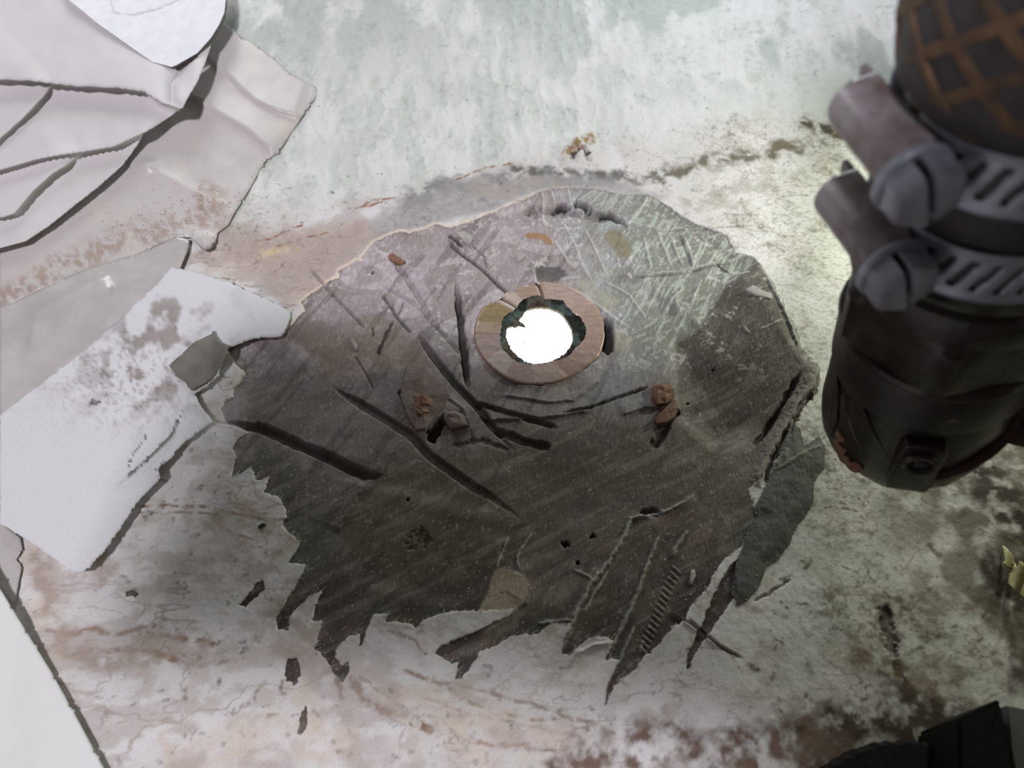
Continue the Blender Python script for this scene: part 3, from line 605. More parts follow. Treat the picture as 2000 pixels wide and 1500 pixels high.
# lower bag, greyer, glossier
BAG = [(0,600),(30,588),(100,554),(170,524),(260,498),(345,459),(370,468),(366,490),(350,528),(335,560),(260,660),(120,790),(0,830)]
def h_bag(x, y):
    return 1.9*MM+cloth_noise(x, y, .014, 1.2*MM, 31)+fold([(50,720),(70,610),(130,575),(190,545)], x, y, 34, 6, 1.5*MM)+fold([(225,560),(150,590),(130,640)], x, y, 16, 16, 1.2*MM)+fold([(60,700),(150,660),(210,640)], x, y, 14, 20, .8*MM)
m_bag = mat('grey_film', (186, 180, 178), .25, bump=(.2, 200), rgb2=(200, 196, 192), nscale=60, coat=.3); m_bag.node_tree.nodes['Principled BSDF'].inputs['Alpha'].default_value = .92
sheet('plastic_bag', BAG, h_bag, m_bag, 5, .0001, 'glossy grey plastic bag lying between the milky film and the ribbed paper towel', 'plastic bag')
# a strip of film at the left edge, under the paper towel
sheet('film_strip', [(0,1020),(40,1050),(44,1075),(32,1092),(42,1108),(36,1140),(28,1185),(10,1160),(0,1140)], lambda x, y: .7*MM+cloth_noise(x, y, .03, 1.*MM, 33), m_bag, 4, .0001, 'small glossy film strip poking out under the paper towel at the left edge', 'plastic film')
# paper towel
TOWEL = [(0,810),(40,778),(130,712),(240,620),(300,562),(336,521),(400,536),(440,548),(510,580),(567,607),(560,640),(547,657),(500,660),(446,676),(438,695),(425,735),(400,758),(378,766),(395,800),(418,822),(365,858),(322,905),(308,920),(312,932),(260,990),(215,1060),(165,1116),(142,1118),(115,1098),(55,1055),(0,1022)]
def h_towel(x, y):
    rib = .22*MM*np.cos(2*np.pi*(x*.62+y*.79)/11.5)*ss(150, 40, poly_sdf(np.array([(0,810),(336,521),(340,526),(0,816)], float), x, y))
    h = 3.0*MM*ss(700, 250, x)+.9*MM+cloth_noise(x, y, .006, 1.6*MM, 41)+rib
    h = h+fold([(352,812),(335,850),(290,895),(245,935)], x, y, 20, 3, 1.6*MM)+fold([(285,850),(258,890),(248,918)], x, y, 12, 3, .8*MM)+fold([(322,900),(306,915),(311,930)], x, y, 10, 4, .9*MM)
    return h+fold([(240,900),(200,930),(172,985)], x, y, 12, 6, .4*MM)
def c_towel(x, y):
    c = np.zeros(x.shape+(3,)); c[:] = C_(212, 212, 214); q = fbm(x, y, .03, 4, 51); q2 = fbm(x, y, .16, 3, 52)
    reg = np.exp(-(((x-330)/110)**2+((y-660)/110)**2)); reg2 = np.exp(-(((x-250)/150)**2+((y-740)/90)**2))
    m = (np.clip(reg*1.3+reg2*.5, 0, 1)*ss(.46, .68, q)*.8+reg2*ss(.55, .72, q2)*.6)[..., None].clip(0, .9)
    c = c*(1-m)+C_(140, 128, 122)*m
    for pts, w in [([(352,812),(335,850),(290,895),(250,930)], 2.6), ([(285,850),(258,890),(248,915)], 2.0), ([(322,900),(308,918),(310,928)], 2.4), ([(195,785),(175,790),(180,782)], 4.5)]:
        d, t, s = line_dist(np.array(pts, float), x+(q2-.5)*10, y); mm = (ss(w, w*.3, d)*.85)[..., None]; c = c*(1-mm)+C_(56, 52, 50)*mm
    return c
sheet('paper_towel', TOWEL, h_towel, attr_mat('paper', .9, (.5, 1500), .05, 1500, .2), 4, .0004, 'dirty white ribbed paper towel torn across, with a grey tape scrap on its edge', 'paper towel', colf=c_towel, ragged=4)
# tape scrap
sheet('tape_scrap', [(330,713),(352,694),(380,668),(414,652),(417,641),(421,655),(430,668),(446,674),(443,692),(430,715),(410,742),(374,763),(362,746),(345,735)], lambda x, y: .9*MM+h_towel(x, y)+1.2*MM*ss(410, 445, x), mat('grey_tape', (120, 116, 108), .55, rgb2=(104, 98, 92), nscale=120, bump=(.2, 600)), 3, .0002, 'small olive grey scrap of tape stuck on the torn edge of the paper towel', 'tape')
# bottom-left card
sheet('white_card', [(-60,1050),(0,1152),(40,1215),(95,1305),(150,1405),(203,1505),(215,1560),(-60,1560)], lambda x, y: 2.2*MM+cloth_noise(x, y, .008, .8*MM, 61)+2*MM*ss(100, 0, x), mat('white_card', (220, 220, 218), .8, rgb2=(222, 224, 220), nscale=40, bump=(.2, 900)), 6, .0006, 'plain white sheet cutting across the bottom left corner', 'paper sheet')
# crumpled wrapper, top left
WRAP = [(-40,-40),(120,-40),(190,45),(250,88),(300,122),(330,126),(350,140),(385,112),(408,82),(412,78),(411,92),(400,125),(385,160),(370,185),(355,212),(318,236),(280,261),(274,275),(240,322),(190,366),(140,405),(90,445),(50,471),(-40,495)]
def h_wrap(x, y):
    h = 4.5*MM+cloth_noise(x, y, .008, 2.4*MM, 71)
    d, t, s = line_dist(np.array([(-40,145),(60,150),(150,160),(230,163),(285,171),(318,198),(352,212)], float), x, y)
    h = h+np.where(s < 0, 6.5*MM*np.exp(-d/170), 6.5*MM*np.exp(-d/9))
    d, t, s = line_dist(np.array([(-40,338),(70,306),(150,292),(220,280),(276,262)], float), x, y)
    h = h+np.where(s < 0, 4.2*MM*np.exp(-d/90), 4.2*MM*np.exp(-d/7))
    d, t, s = line_dist(np.array([(-40,425),(5,418),(25,412),(60,370),(100,335),(165,298)], float), x, y)
    h = h+np.where(s < 0, 3.6*MM*np.exp(-d/60), 3.6*MM*np.exp(-d/6))*ss(1.02, .75, t)
    d, t, s = line_dist(np.array([(-40,300),(0,262),(40,226),(75,190),(108,158)], float), x, y)
    h = h+np.where(s < 0, 3.2*MM*np.exp(-d/80), 3.2*MM*np.exp(-d/7))*ss(1.02, .8, t)
    d, t, s = line_dist(np.array([(350,140),(335,165),(335,195),(352,210)], float), x, y)
    h = h-2.0*MM*np.exp(-d/9)+1.5*MM*np.exp(-(((x-385)/22)**2+((y-125)/40)**2))
    return h
def s_wrap(x, y, st):
    """lips of the folds hang over the ply below"""
    dx = np.zeros_like(x); dy = np.zeros_like(x)
    for pts, a in [([(-40,145),(60,150),(150,160),(230,163),(285,171),(318,198),(352,212)], 16), ([(-40,338),(70,306),(150,292),(220,280),(276,262)], 13), ([(-40,425),(5,418),(25,412),(60,370),(100,335),(165,298)], 12), ([(-40,300),(0,262),(40,226),(75,190),(108,158)], 14)]:
        d, t, s = line_dist(np.array(pts, float), x, y); gy_, gx_ = np.gradient(s*d, st); w = a*(np.exp(-d/7)-.4*np.exp(-d/30))*ss(1.0, .8, t)
        dx += gx_*w; dy += gy_*w
    return dx, dy
sheet('crumpled_wrapper', WRAP, h_wrap, mat('wrapper', (208, 204, 204), .5, rgb2=(200, 196, 196), nscale=30, bump=(.12, 250)), 2.2, .0003, 'crumpled creamy white plastic wrapper with deep folds in the top left corner', 'wrapper', sfun=s_wrap)
# thick white disc with a grey rim tucked into the wrapper
DISC = [(100,-60),(128,-5),(160,20),(192,47),(250,88),(298,121),(318,126),(335,131),(345,127),(385,104),(412,74),(428,48),(438,25),(441,0),(436,-60)]
top = PL(resample(DISC, 12), .0108); ang = len(top); bot = PL(resample([(x+(3 if x > 300 else 0), y+(9 if x > 300 else 0)) for x, y in DISC], 12)[:ang], .0080)
n = min(len(top), len(bot)); bm = bmesh.new(); tv = [bm.verts.new(q) for q in top[:n]]; bv = [bm.verts.new(q) for q in bot[:n]]
bm.faces.new(tv); bm.faces.new(bv[::-1])
for k in range(n):
    q = bm.faces.new((tv[k], bv[k], bv[(k+1) % n], tv[(k+1) % n])); q.material_index = 1
me = bpy.data.meshes.new('abrasive_disc'); bmesh.ops.recalc_face_normals(bm, faces=bm.faces); bm.to_mesh(me); bm.free()
disc = link('abrasive_disc', me, [mat('disc_paper', (232, 232, 234), .8, rgb2=(222, 224, 228), nscale=200, bump=(.3, 1800)), mat('disc_grit', (112, 108, 106), .9, rgb2=(80, 76, 74), nscale=900)])
tag(disc, 'stiff white round-cornered disc with a grey rim, tucked in the wrapper at the top', 'sanding disc')
lay = sheet('paper_layer', [(205,-30),(222,26),(262,30),(310,18),(350,0),(370,-30)], lambda x, y: .01086+0*x, disc.data.materials[0], 5, .00005, parent=disc)

# ------------------------------------------------------------------ the hose tail fitting, its hose and the two clamps
FO = at(1757, 840, .195); FA = Vector((-.2, .02, .98)).normalized()
E1 = (Vector((1, 0, 0))-FA*FA.x).normalized(); E2 = FA.cross(E1)
FM = Matrix(((E1.x, E2.x, FA.x, FO.x), (E1.y, E2.y, FA.y, FO.y), (E1.z, E2.z, FA.z, FO.z), (0, 0, 0, 1)))
ZS = 1.1
def local_thing(name, label, cat, group=None):
    o = empty(name, (0, 0, 0), label, cat, group); o.matrix_world = FM @ Matrix.Diagonal((1, 1, ZS, 1)); return o
def lathe_bm(prof, n=96, noise=0., seed=0, hexr=None):
    """prof: (radius, z) in mm from bottom to top"""
    bm = bmesh.new(); rings = []
    for r, z in prof:
        if r < .02: rings.append([bm.verts.new((0, 0, z*MM))]); continue
        rr = []
        for k in range(n):
            a = 2*math.pi*k/n; q = r+noise*(float(vnoise(np.array([math.cos(a)*4+z*.3]), np.array([math.sin(a)*4+z*.2]), seed)[0])-.5)
            rr.append(bm.verts.new((q*MM*math.cos(a), q*MM*math.sin(a), z*MM)))
        rings.append(rr)
    for a, b in zip(rings, rings[1:]):
        for k in range(n):
            k2 = (k+1) % n
            if len(a) == 1: bm.faces.new((a[0], b[k2], b[k]))
            elif len(b) == 1: bm.faces.new((a[k], a[k2], b[0]))
            else: bm.faces.new((a[k], a[k2], b[k2], b[k]))
    return bm
def prism_bm(sec, x0, x1, bev=0.):
    """extrude a closed section [(y,z)] in mm along x"""
    bm = bmesh.new(); a = [bm.verts.new((x0*MM, y*MM, z*MM)) for y, z in sec]; b = [bm.verts.new((x1*MM, y*MM, z*MM)) for y, z in sec]; n = len(sec)
    bm.faces.new(a[::-1]); bm.faces.new(b)
    for k in range(n): bm.faces.new((a[k], a[(k+1) % n], b[(k+1) % n], b[k]))
    if bev:
        ed = [e for e in bm.edges if all(v in a for v in e.verts) or all(v in b for v in e.verts)]
        bmesh.ops.bevel(bm, geom=ed, offset=bev*MM, segments=3, affect='EDGES', profile=.5)
    return bm
def tube_bm(path, rad, n=10):
    """path of Vectors (m), rad list (m)"""
    bm = bmesh.new(); rings = []
    for i, p in enumerate(path):
        d = (path[min(i+1, len(path)-1)]-path[max(i-1, 0)]).normalized(); u = d.orthogonal().normalized() if i == 0 else (rings_u-d*rings_u.dot(d)).normalized()
        rings_u = u; w = d.cross(u); r = rad[i] if hasattr(rad, '__len__') else rad
        rings.append([bm.verts.new(p+(u*math.cos(2*math.pi*k/n)+w*math.sin(2*math.pi*k/n))*r) for k in range(n)])
    for a, b in zip(rings, rings[1:]):
        for k in range(n): bm.faces.new((a[k], a[(k+1) % n], b[(k+1) % n], b[k]))
    bm.faces.new(rings[0][::-1]); bm.faces.new(rings[-1]); return bm
def autosmooth(o, deg=35):
    me = o.data; bm = bmesh.new(); bm.from_mesh(me)
    for f in bm.faces: f.smooth = True
    for e in bm.edges:
        if len(e.link_faces) == 2 and e.calc_face_angle(0) > math.radians(deg): e.smooth = False
    bm.to_mesh(me); bm.free(); return o

m_cast = mat('tarnished_bronze', (42, 36, 33), .30, .45, rgb2=(74, 72, 64), nscale=110, bump=(.5, 420), ramp=(.38, .7), spec=.5)
m_cast2 = mat('black_grime', (28, 24, 23), .38, 0., rgb2=(46, 40, 34), nscale=160, bump=(.5, 500))
m_flake = mat('bare_bronze', (146, 112, 92), .6, .1, rgb2=(120, 84, 66), nscale=300, bump=(.4, 900))
m_rust = mat('rusty_iron', (62, 36, 28), .85, rgb2=(36, 22, 18), nscale=140, bump=(.9, 260), bdist=.0012)
fit = local_thing('hose_fitting', 'dark tarnished hexagonal hose fitting with a rounded cup base, right of the pad', 'pipe fitting')
def fpart(name, bm, m, parent=fit, smooth=True, deg=35):
    o = bpy.data.objects.new(name, bpy.data.meshes.new(name)); bmesh.ops.recalc_face_normals(bm, faces=bm.faces); bm.to_mesh(o.data); bm.free()
    COL.objects.link(o); o.data.materials.append(m); o.parent = parent
    return autosmooth(o, deg) if smooth else o
cup = fpart('cup', lathe_bm([(0, -5.2), (7, -5), (12, -3.6), (15.6, -1), (18, 2.4), (19.3, 6.5), (19.7, 11), (19.6, 18), (19.4, 24), (18.9, 29), (18.3, 31.5), (18.1, 33), (18.6, 34.4), (18.9, 36), (18.6, 40), (18.2, 42)], 128, .5, 1), m_cast)
fpart('groove_band', lathe_bm([(19.2, 29.2), (19.95, 29.6), (20.2, 31), (20.1, 35), (19.9, 39), (19.4, 40.6), (18.4, 41)], 128, .5, 2), m_cast2)
# hex nut with a chamfered collar below and above
def hex_bm(R, z0, z1, ch):
    bm = bmesh.new(); rows = []
    for r, z, cut_ in [(R*.90, z0, 1), (R, z0+ch, 0), (R, z1-ch, 0), (R*.9, z1, 1), (16, z1, 1)]:
        row = []
        for k in range(72):
            a = 2*math.pi*k/72; h = math.radians(248); m6 = ((a-h+math.pi/6) % (math.pi/3))-math.pi/6; hexr = R*math.cos(math.pi/6)/math.cos(m6-0) if True else r
            hexr = R*math.cos(math.pi/6)/math.cos(((a-h) % (math.pi/3))-math.pi/6); rr = min(hexr, r) if cut_ else min(hexr, R*.985)
            row.append(bm.verts.new((rr*MM*math.cos(a), rr*MM*math.sin(a), z*MM)))
        rows.append(row)
    for a, b in zip(rows, rows[1:]):
        for k in range(72): bm.faces.new((a[k], a[(k+1) % 72], b[(k+1) % 72], b[k]))
    return bm
nut = fpart('hex_nut', hex_bm(22.4, 43, 57, 1.6), m_cast, deg=22)
fpart('collar', lathe_bm([(18.2, 40.5), (20.1, 41), (20.6, 42.2), (20.3, 43.4), (19, 43.8)], 128, .3, 4), m_cast)
fpart('neck', lathe_bm([(17, 55), (20.4, 56.8), (20.9, 58.4), (21, 61.5), (20.6, 63.5), (19.4, 64.6), (16, 65), (15.6, 72), (0, 72)], 128, .25, 5), m_cast2)
rim = fpart('nut_rim', lathe_bm([(19.0, 64.2), (19.9, 64.9), (20, 65.7), (19.3, 66.2), (17.5, 66.3), (17.2, 65)], 128, .2, 6), mat('rim_reflection', (98, 104, 92), .4, .5, rgb2=(52, 50, 46), nscale=150, bump=(.3, 500)))  # pale greenish rim colour stands in for a reflection
# glossy black scars on the cup
def on_cyl(phi, z, r): a = math.radians(phi); return Vector((r*math.cos(a), r*math.sin(a), z))*MM
def scar(name, pts, r, m, thick=.35):
    bm = bmesh.new(); top = [bm.verts.new(on_cyl(p, z, r+thick)) for p, z in pts]; bot = [bm.verts.new(on_cyl(p, z, r-1.2)) for p, z in pts]; n = len(pts)
    bm.faces.new(top); bm.faces.new(bot[::-1])
    for k in range(n): bm.faces.new((top[k], top[(k+1) % n], bot[(k+1) % n], bot[k]))
    bmesh.ops.triangulate(bm, faces=[f for f in bm.faces if len(f.verts) > 4])
    return fpart(name, bm, m, smooth=False)
m_gloss = mat('black_sealant', (16, 15, 14), .22, 0, bump=(.3, 300))
for p0, zz in [(196, 31)]:
    scar('sealant_streak', [(p0, zz-3), (p0+7, zz-8), (p0+16, zz-13), (p0+26, zz-17), (p0+38, zz-20), (p0+42, zz-14), (p0+30, zz-8), (p0+20, zz-3), (p0+10, zz+1)], 19.6, m_gloss, .25)
    scar('sealant_streak', [(p0-10, zz-2), (p0-4, zz-6), (p0+2, zz-14), (p0, zz-22), (p0-6, zz-14), (p0-12, zz-8)], 19.7, m_gloss, .2)
for p, z, s in [(212, 7, 1.5), (217, 4.5, 1.9), (222, 8, 1.2), (206, 9, 1.6), (228, 5.6, 1.1), (283, 6, 1.4), (262, 33.5, 1.3), (204, 13, 1.2)]:
    scar('bare_patch', [(p+s*4*math.cos(t)*random.uniform(.6, 1.2), z+s*1.3*math.sin(t)*random.uniform(.6, 1.2)) for t in np.linspace(0, 6.28, 10)[:-1]], 19.75 if z > 6 else 18.6, m_flake, .3)
# cast boss with a raised eye, and the rib running from it to the side pipe
boss = fpart('cast_boss', prism_bm([(-4.2, -4), (4.2, -4), (4.6, 0), (4.6, 13), (3.6, 14.6), (-3.6, 14.6), (-4.6, 13), (-4.6, 0)], -1.5, 2.2, .8), m_cast)
pb = math.radians(254); boss.matrix_local = Matrix.Translation((19.4*MM*math.cos(pb), 19.4*MM*math.sin(pb), 12*MM)) @ Matrix.Rotation(pb, 4, 'Z')
eye = fpart('boss_eye', lathe_bm([(3.6, 0), (3.6, 1.1), (3.2, 1.5), (2.5, 1.4), (2.2, .5), (1.6, .4), (1.2, .9), (0, 1.0)], 32), m_cast, boss)
eye.matrix_local = Matrix.Translation((2.0*MM, 0, 9.2*MM)) @ Matrix.Rotation(math.radians(90), 4, 'Y')
bar = fpart('eye_bar', prism_bm([(-.7, 0), (.7, 0), (.6, 1.3), (-.6, 1.3)], -2.6, 2.6, .2), m_cast, boss); bar.matrix_local = eye.matrix_local @ Matrix.Rotation(math.radians(100), 4, 'Z')
fpart('rib', tube_bm([on_cyl(p, 12+(p-262)*.10, 19.6) for p in range(262, 345, 6)], [1.2*MM+.0012*k/14 for k in range(14)]), m_rust)
# rusty side pipe that carries the fitting, running off to the right and down to the hull
pp = [Vector((13, -9, 15))*MM, Vector((24, -12, 14.5))*MM, Vector((36, -13, 14))*MM, Vector((52, -13, 12))*MM, Vector((75, -12, 10))*MM, Vector((95, -10, 4))*MM]
FMS = FM @ Matrix.Diagonal((1, 1, ZS, 1)); inv = FMS.inverted(); end = FMS @ pp[-1]; pp.append(inv @ Vector((end.x+.008, end.y, .006))); pp.append(inv @ Vector((end.x+.009, end.y, .0005)))
bm = tube_bm(pp, [3.5*MM, 5*MM, 8*MM, 10.5*MM, 11*MM, 11*MM, 12*MM, 14*MM], 28)
side = fpart('side_pipe', bm, m_rust); side['label'] = 'rusty brown side pipe'
# hose
hose = local_thing('rubber_hose', 'dark rubber hose with a rusty criss-cross braid, held by two clamps at the top right', 'hose')
m_rub = mat('old_rubber', (44, 40, 42), .6, rgb2=(64, 58, 60), nscale=120, bump=(.4, 300))
fpart('hose_tube', lathe_bm([(15.8, 66.5), (17.9, 66.5), (18.1, 67), (18.1, 93), (18.8, 94), (20.6, 96), (21.1, 99), (21.4, 106), (21.5, 150), (21.5, 210), (17, 210), (15.8, 72), (15.8, 66.5)], 96, .25, 8), m_rub, hose)
m_braid = mat('rusty_braid', (120, 92, 62), .8, rgb2=(66, 52, 44), nscale=120, bump=(.5, 600), ramp=(.35, .65))
def braid_bm(sgn, n=13):
    bmx = bmesh.new()
    for j in range(n):
        a0 = 360/n*j; prev = None
        for k in range(26):
            z = 95+k*3.6; r = 21.25 if z > 101 else 19.7+(z-95)*.26; ph = a0+sgn*k*12.5; w = 4.6
            va = [bmx.verts.new(on_cyl(ph-w*1.0, z, r-.6)), bmx.verts.new(on_cyl(ph-w*.7, z, r+.45)), bmx.verts.new(on_cyl(ph+w*.7, z, r+.45)), bmx.verts.new(on_cyl(ph+w*1.0, z, r-.6))]
            if prev:
                for q in range(3): bmx.faces.new((prev[q], prev[q+1], va[q+1], va[q]))
            prev = va
    return bmx
fpart('braid', braid_bm(1), m_braid, hose); fpart('braid', braid_bm(-1), m_braid, hose)

# hose clamps
m_steel = mat('dull_steel', (168, 174, 190), .36, .3, rgb2=(128, 126, 130), nscale=130, bump=(.25, 500), ramp=(.4, .7))
m_steelr = mat('rust_stained_steel', (150, 142, 146), .38, .25, rgb2=(92, 70, 60), nscale=110, bump=(.3, 500), ramp=(.42, .68))
m_slot = mat('slot_black', (18, 17, 18), .7)
def band_mesh(r, w, gap0, gap1):
    """steel strip with a row of slanted worm slots pressed through it"""
    nA, nW = 420, 16; V = []; F = []; mi = []; tk = .45
    an = np.radians(np.linspace(gap1, 360+gap0, nA)); zz = np.linspace(-w/2, w/2, nW)
    for a in an:
        for z in zz:
            lip = .35*(abs(z) > w/2-.5); q = (math.degrees(a)-z*1.3) % 10.5; s = (abs(z) < w*.27) and q < 3.6
            V.append(((r+tk+lip-(0.9 if s else 0))*math.cos(a), (r+tk+lip-(0.9 if s else 0))*math.sin(a), z))
    for i in range(nA-1):
        for j in range(nW-1):
            am = math.degrees(.5*(an[i]+an[i+1])); zm = .5*(zz[j]+zz[j+1]); F.append((i*nW+j, (i+1)*nW+j, (i+1)*nW+j+1, i*nW+j+1))
            mi.append(1 if (abs(zm) < w*.27 and (am-zm*1.3) % 10.5 < 3.6) else 0)
    me = bpy.data.meshes.new('band'); me.from_pydata([tuple(MM*c for c in q) for q in V], [], F); me.materials.append(m_steel); me.materials.append(m_slot)
    me.polygons.foreach_set('material_index', mi); me.polygons.foreach_set('use_smooth', [True]*len(F))
    return me
def clamp(s, phi, label, first=None, tiltdeg=0, tail=True):
    root = empty('hose_clamp', (0, 0, 0), label, 'hose clamp', 'worm-drive clamps on the rubber hose')
    root.matrix_world = FM @ Matrix.Translation((0, 0, s*MM)) @ Matrix.Rotation(math.radians(phi), 4, 'Z') @ Matrix.Rotation(math.radians(tiltdeg), 4, 'X')
    if first:
        def cp(o, par):
            c = o.copy(); COL.objects.link(c); c.parent = par; c.matrix_parent_inverse = o.matrix_parent_inverse.copy()
            for ch in o.children: cp(ch, c)
        for ch in first.children: cp(ch, root)
        return root
    b = bpy.data.objects.new('band', band_mesh(18.15, 11, -8, 2)); COL.objects.link(b); b.parent = root
    md = b.modifiers.new('thickness', 'SOLIDIFY'); md.thickness = .0005; md.offset = -1
    # frame with x = tangent towards the screw head, y = across the band, z = outwards
    T = Matrix(((0, 0, 1, 18.9*MM), (1, 0, 0, 0), (0, 1, 0, 0), (0, 0, 0, 1)))
    def cpart(name, bm, m, parent, mtx, deg=30):
        o = fpart(name, bm, m, parent, True, deg); o.matrix_local = mtx; return o
    sec = [(4.6, 0), (4.6, 2.6)]+[(4.4*math.cos(t), 3.2+4.2*math.sin(t)) for t in np.linspace(.15, math.pi-.15, 12)]+[(-4.6, 2.6), (-4.6, 0)]
    h = cpart('screw_housing', prism_bm(sec, -12.5, 6, .9), m_steelr, root, T)
    lipb = cpart('housing_lip', prism_bm([(-4.2, 0), (4.2, 0), (4.2, 1.0), (-4.2, 1.0)], -15.5, -12, .25), m_steelr, root, T)
    RX = Matrix.Translation((0, 0, 3.3*MM)) @ Matrix.Rotation(math.radians(90), 4, 'Y')
    scr_ = cpart('screw', lathe_bm([(2.6, 4), (2.6, 6.2), (5.4, 6.4), (6.0, 6.9), (6.0, 7.6), (5.6, 8.1), (2, 8.3)], 48), m_steel, root, T @ RX)
    def half(sg):
        bm = bmesh.new(); pts = []
        for t in np.linspace(-90, 90, 25):
            a = math.radians(t); hr = 5.7*math.cos(math.pi/6)/math.cos(((a+math.pi/6+math.radians(10)) % (math.pi/3))-math.pi/6); pts.append((sg*max(.62, hr*math.cos(a)), sg*hr*math.sin(a)))
        rows = []
        for k, z in [(1, 7.8), (1, 11.6), (.93, 12.5), (.74, 12.9)]: rows.append([bm.verts.new((max(.62, abs(x)*k)*(1 if x > 0 else -1)*MM, y*k*MM, z*MM)) for x, y in pts])
        n = len(pts)
        for a, b2 in zip(rows, rows[1:]):
            for k in range(n): bm.faces.new((a[k], a[(k+1) % n], b2[(k+1) % n], b2[k]))
        bm.faces.new(rows[-1]); return bm
    hd = cpart('screw_head', lathe_bm([(4.5, 7.8), (4.5, 10.6), (0, 10.6)], 24), m_slot, scr_, Matrix.Rotation(math.radians(14), 4, 'Z')); 
    for sg in (1, -1):
        bm = half(sg); bm2 = bmesh.new(); me_ = bpy.data.meshes.new('t'); bmesh.ops.recalc_face_normals(bm, faces=bm.faces); bm.to_mesh(me_); bm.free()
        o = link('head_half', me_, m_steel, scr_); autosmooth(o, 25); o.matrix_local = Matrix.Rotation(math.radians(14+HEAD), 4, 'Z')
    hd.matrix_local = Matrix.Rotation(math.radians(14), 4, 'Z')
    if tail:
        vv = []; 
        for k, ph in enumerate(np.linspace(8, -46, 22)):
            r = 19.4+1.9*(1-k/21)**.5+(.7 if k < 3 else 0); vv.append((ph, r))
        bm = bmesh.new(); pr = None
        for ph, r in vv:
            a = [bm.verts.new(on_cyl(ph, z, r)) for z in (-4.4, -3.9, 3.9, 4.4)]
            if pr:
                for q in range(3): bm.faces.new((pr[q], pr[q+1], a[q+1], a[q]))
            pr = a
        o = fpart('band_tail', bm, m_steel, root); md = o.modifiers.new('thickness', 'SOLIDIFY'); md.thickness = .0006
    return root
HEAD = 0
c1 = clamp(97.3, 192, 'upper steel hose clamp, nearest the camera, its slotted screw head beside the hose')
c2 = clamp(78.6, 194, 'lower steel hose clamp, closer to the hex nut, below the other clamp', c1)

# ------------------------------------------------------------------ odds and ends
# black tool in the lower right corner
tool = empty('power_tool', tuple(P(np.array(1800.), np.array(1560.))), 'black round tool base with a square upright tab in the bottom right corner', 'tool')
tinv = Matrix.Translation(-tool.location)
m_blk = mat('black_plastic', (7, 7, 7), .75, spec=.2, rgb2=(12, 12, 12), nscale=200, bump=(.4, 500))
cx, cy = (Vector(P(np.array(1838.), np.array(1800.), .006))).xy; R_ = (Vector(P(np.array(1838.), np.array(1448.), .012)).xy-Vector((cx, cy))).length
bm = bmesh.new(); n = 220; rr = []
for k in range(n):
    a = 2*math.pi*k/n; q = R_*(1-.010*(k % 3 == 0)+random.uniform(-.006, .006)); rr.append([(q*.97, .0015), (q, .003), (q, .009), (q*.97, .0115), (q*.8, .0125)])
rows = [[bm.verts.new((cx+rr[k][j][0]*math.cos(2*math.pi*k/n), cy+rr[k][j][0]*math.sin(2*math.pi*k/n), rr[k][j][1])) for k in range(n)] for j in range(5)]
for a, b in zip(rows, rows[1:]):
    for k in range(n): bm.faces.new((a[k], a[(k+1) % n], b[(k+1) % n], b[k]))
bm.faces.new(rows[-1]); bm.faces.new(rows[0][::-1])
o = obj('round_base', bm, m_blk, tool); o.matrix_parent_inverse = tinv
def slab(name, top_px, h1, h0, m, parent, inv, bev=.0008):
    t = PL(top_px, h1); bm = bmesh.new(); a = [bm.verts.new(q) for q in t]; b = [bm.verts.new((q[0], q[1], h0)) for q in t]; n = len(t)
    bm.faces.new(a); bm.faces.new(b[::-1])
    for k in range(n): bm.faces.new((a[k], b[k], b[(k+1) % n], a[(k+1) % n]))
    bmesh.ops.bevel(bm, geom=[e for e in bm.edges], offset=bev, segments=2, affect='EDGES')
    o = obj(name, bm, m, parent); o.matrix_parent_inverse = inv; return autosmooth(o)
slab('upright_tab', [(1872,1402),(1950,1366),(1957,1371),(1972,1470),(1990,1600),(1880,1600)], .024, .004, m_blk, tool, tinv)
slab('grey_plate', [(1961,1376),(2090,1400),(2120,1600),(1996,1600),(1978,1470)], .020, .004, mat('grey_plate', (96, 100, 92), .7, rgb2=(84, 88, 82), nscale=90), tool, tinv)
# curled flake of old paint at the right edge
m_yel = mat('yellow_paint', (190, 182, 134), .7, rgb2=(150, 142, 96), nscale=200, bump=(.4, 600))
sheet('paint_flake', [(1957,1064),(1966,1070),(1979,1088),(1982,1105),(1986,1108),(1992,1095),(2004,1110),(2030,1150),(2020,1190),(1990,1158),(1968,1140),(1970,1122),(1978,1112),(1966,1106),(1958,1098),(1964,1098)], lambda x, y: .8*MM+5*MM*np.exp(-(((x-2010)/22)**2))+2.2*MM*np.abs(np.sin((x+y*.4)/11.)), m_yel, 2.5, .0004, 'curled yellowish flake of paint at the right edge below the fitting', 'paint flake')
# lumps bedded in the pad
def lump(name, pts, h, m, parent=None, label=None, cat=None, sink=.0006, bev=.0003, seed=0, rough=.00035, group=None):
    c = np.mean(np.asarray(pts, float), 0); w = PL(pts); z0 = max(surf_z(q[0], q[1]) for q in w)
    bm = bmesh.new(); a = [bm.verts.new((q[0], q[1], surf_z(q[0], q[1])-sink)) for q in w]; r = random.Random(seed); cw = np.mean(w, 0)
    b = [bm.verts.new((q[0]*.93+cw[0]*.07, q[1]*.93+cw[1]*.07, z0+h*.65+r.uniform(-rough, rough))) for q in w]
    d = [bm.verts.new((q[0]*.5+cw[0]*.5, q[1]*.5+cw[1]*.5, z0+h+r.uniform(-rough, rough))) for q in w]; e = bm.verts.new((cw[0], cw[1], z0+h)); n = len(w)
    for k in range(n):
        k2 = (k+1) % n
        bm.faces.new((a[k], a[k2], b[k2], b[k])); bm.faces.new((b[k], b[k2], d[k2], d[k])); bm.faces.new((d[k], d[k2], e))
    bm.faces.new(a[::-1])
    o = obj(name, bm, m, parent); return tag(o, label, cat, group)
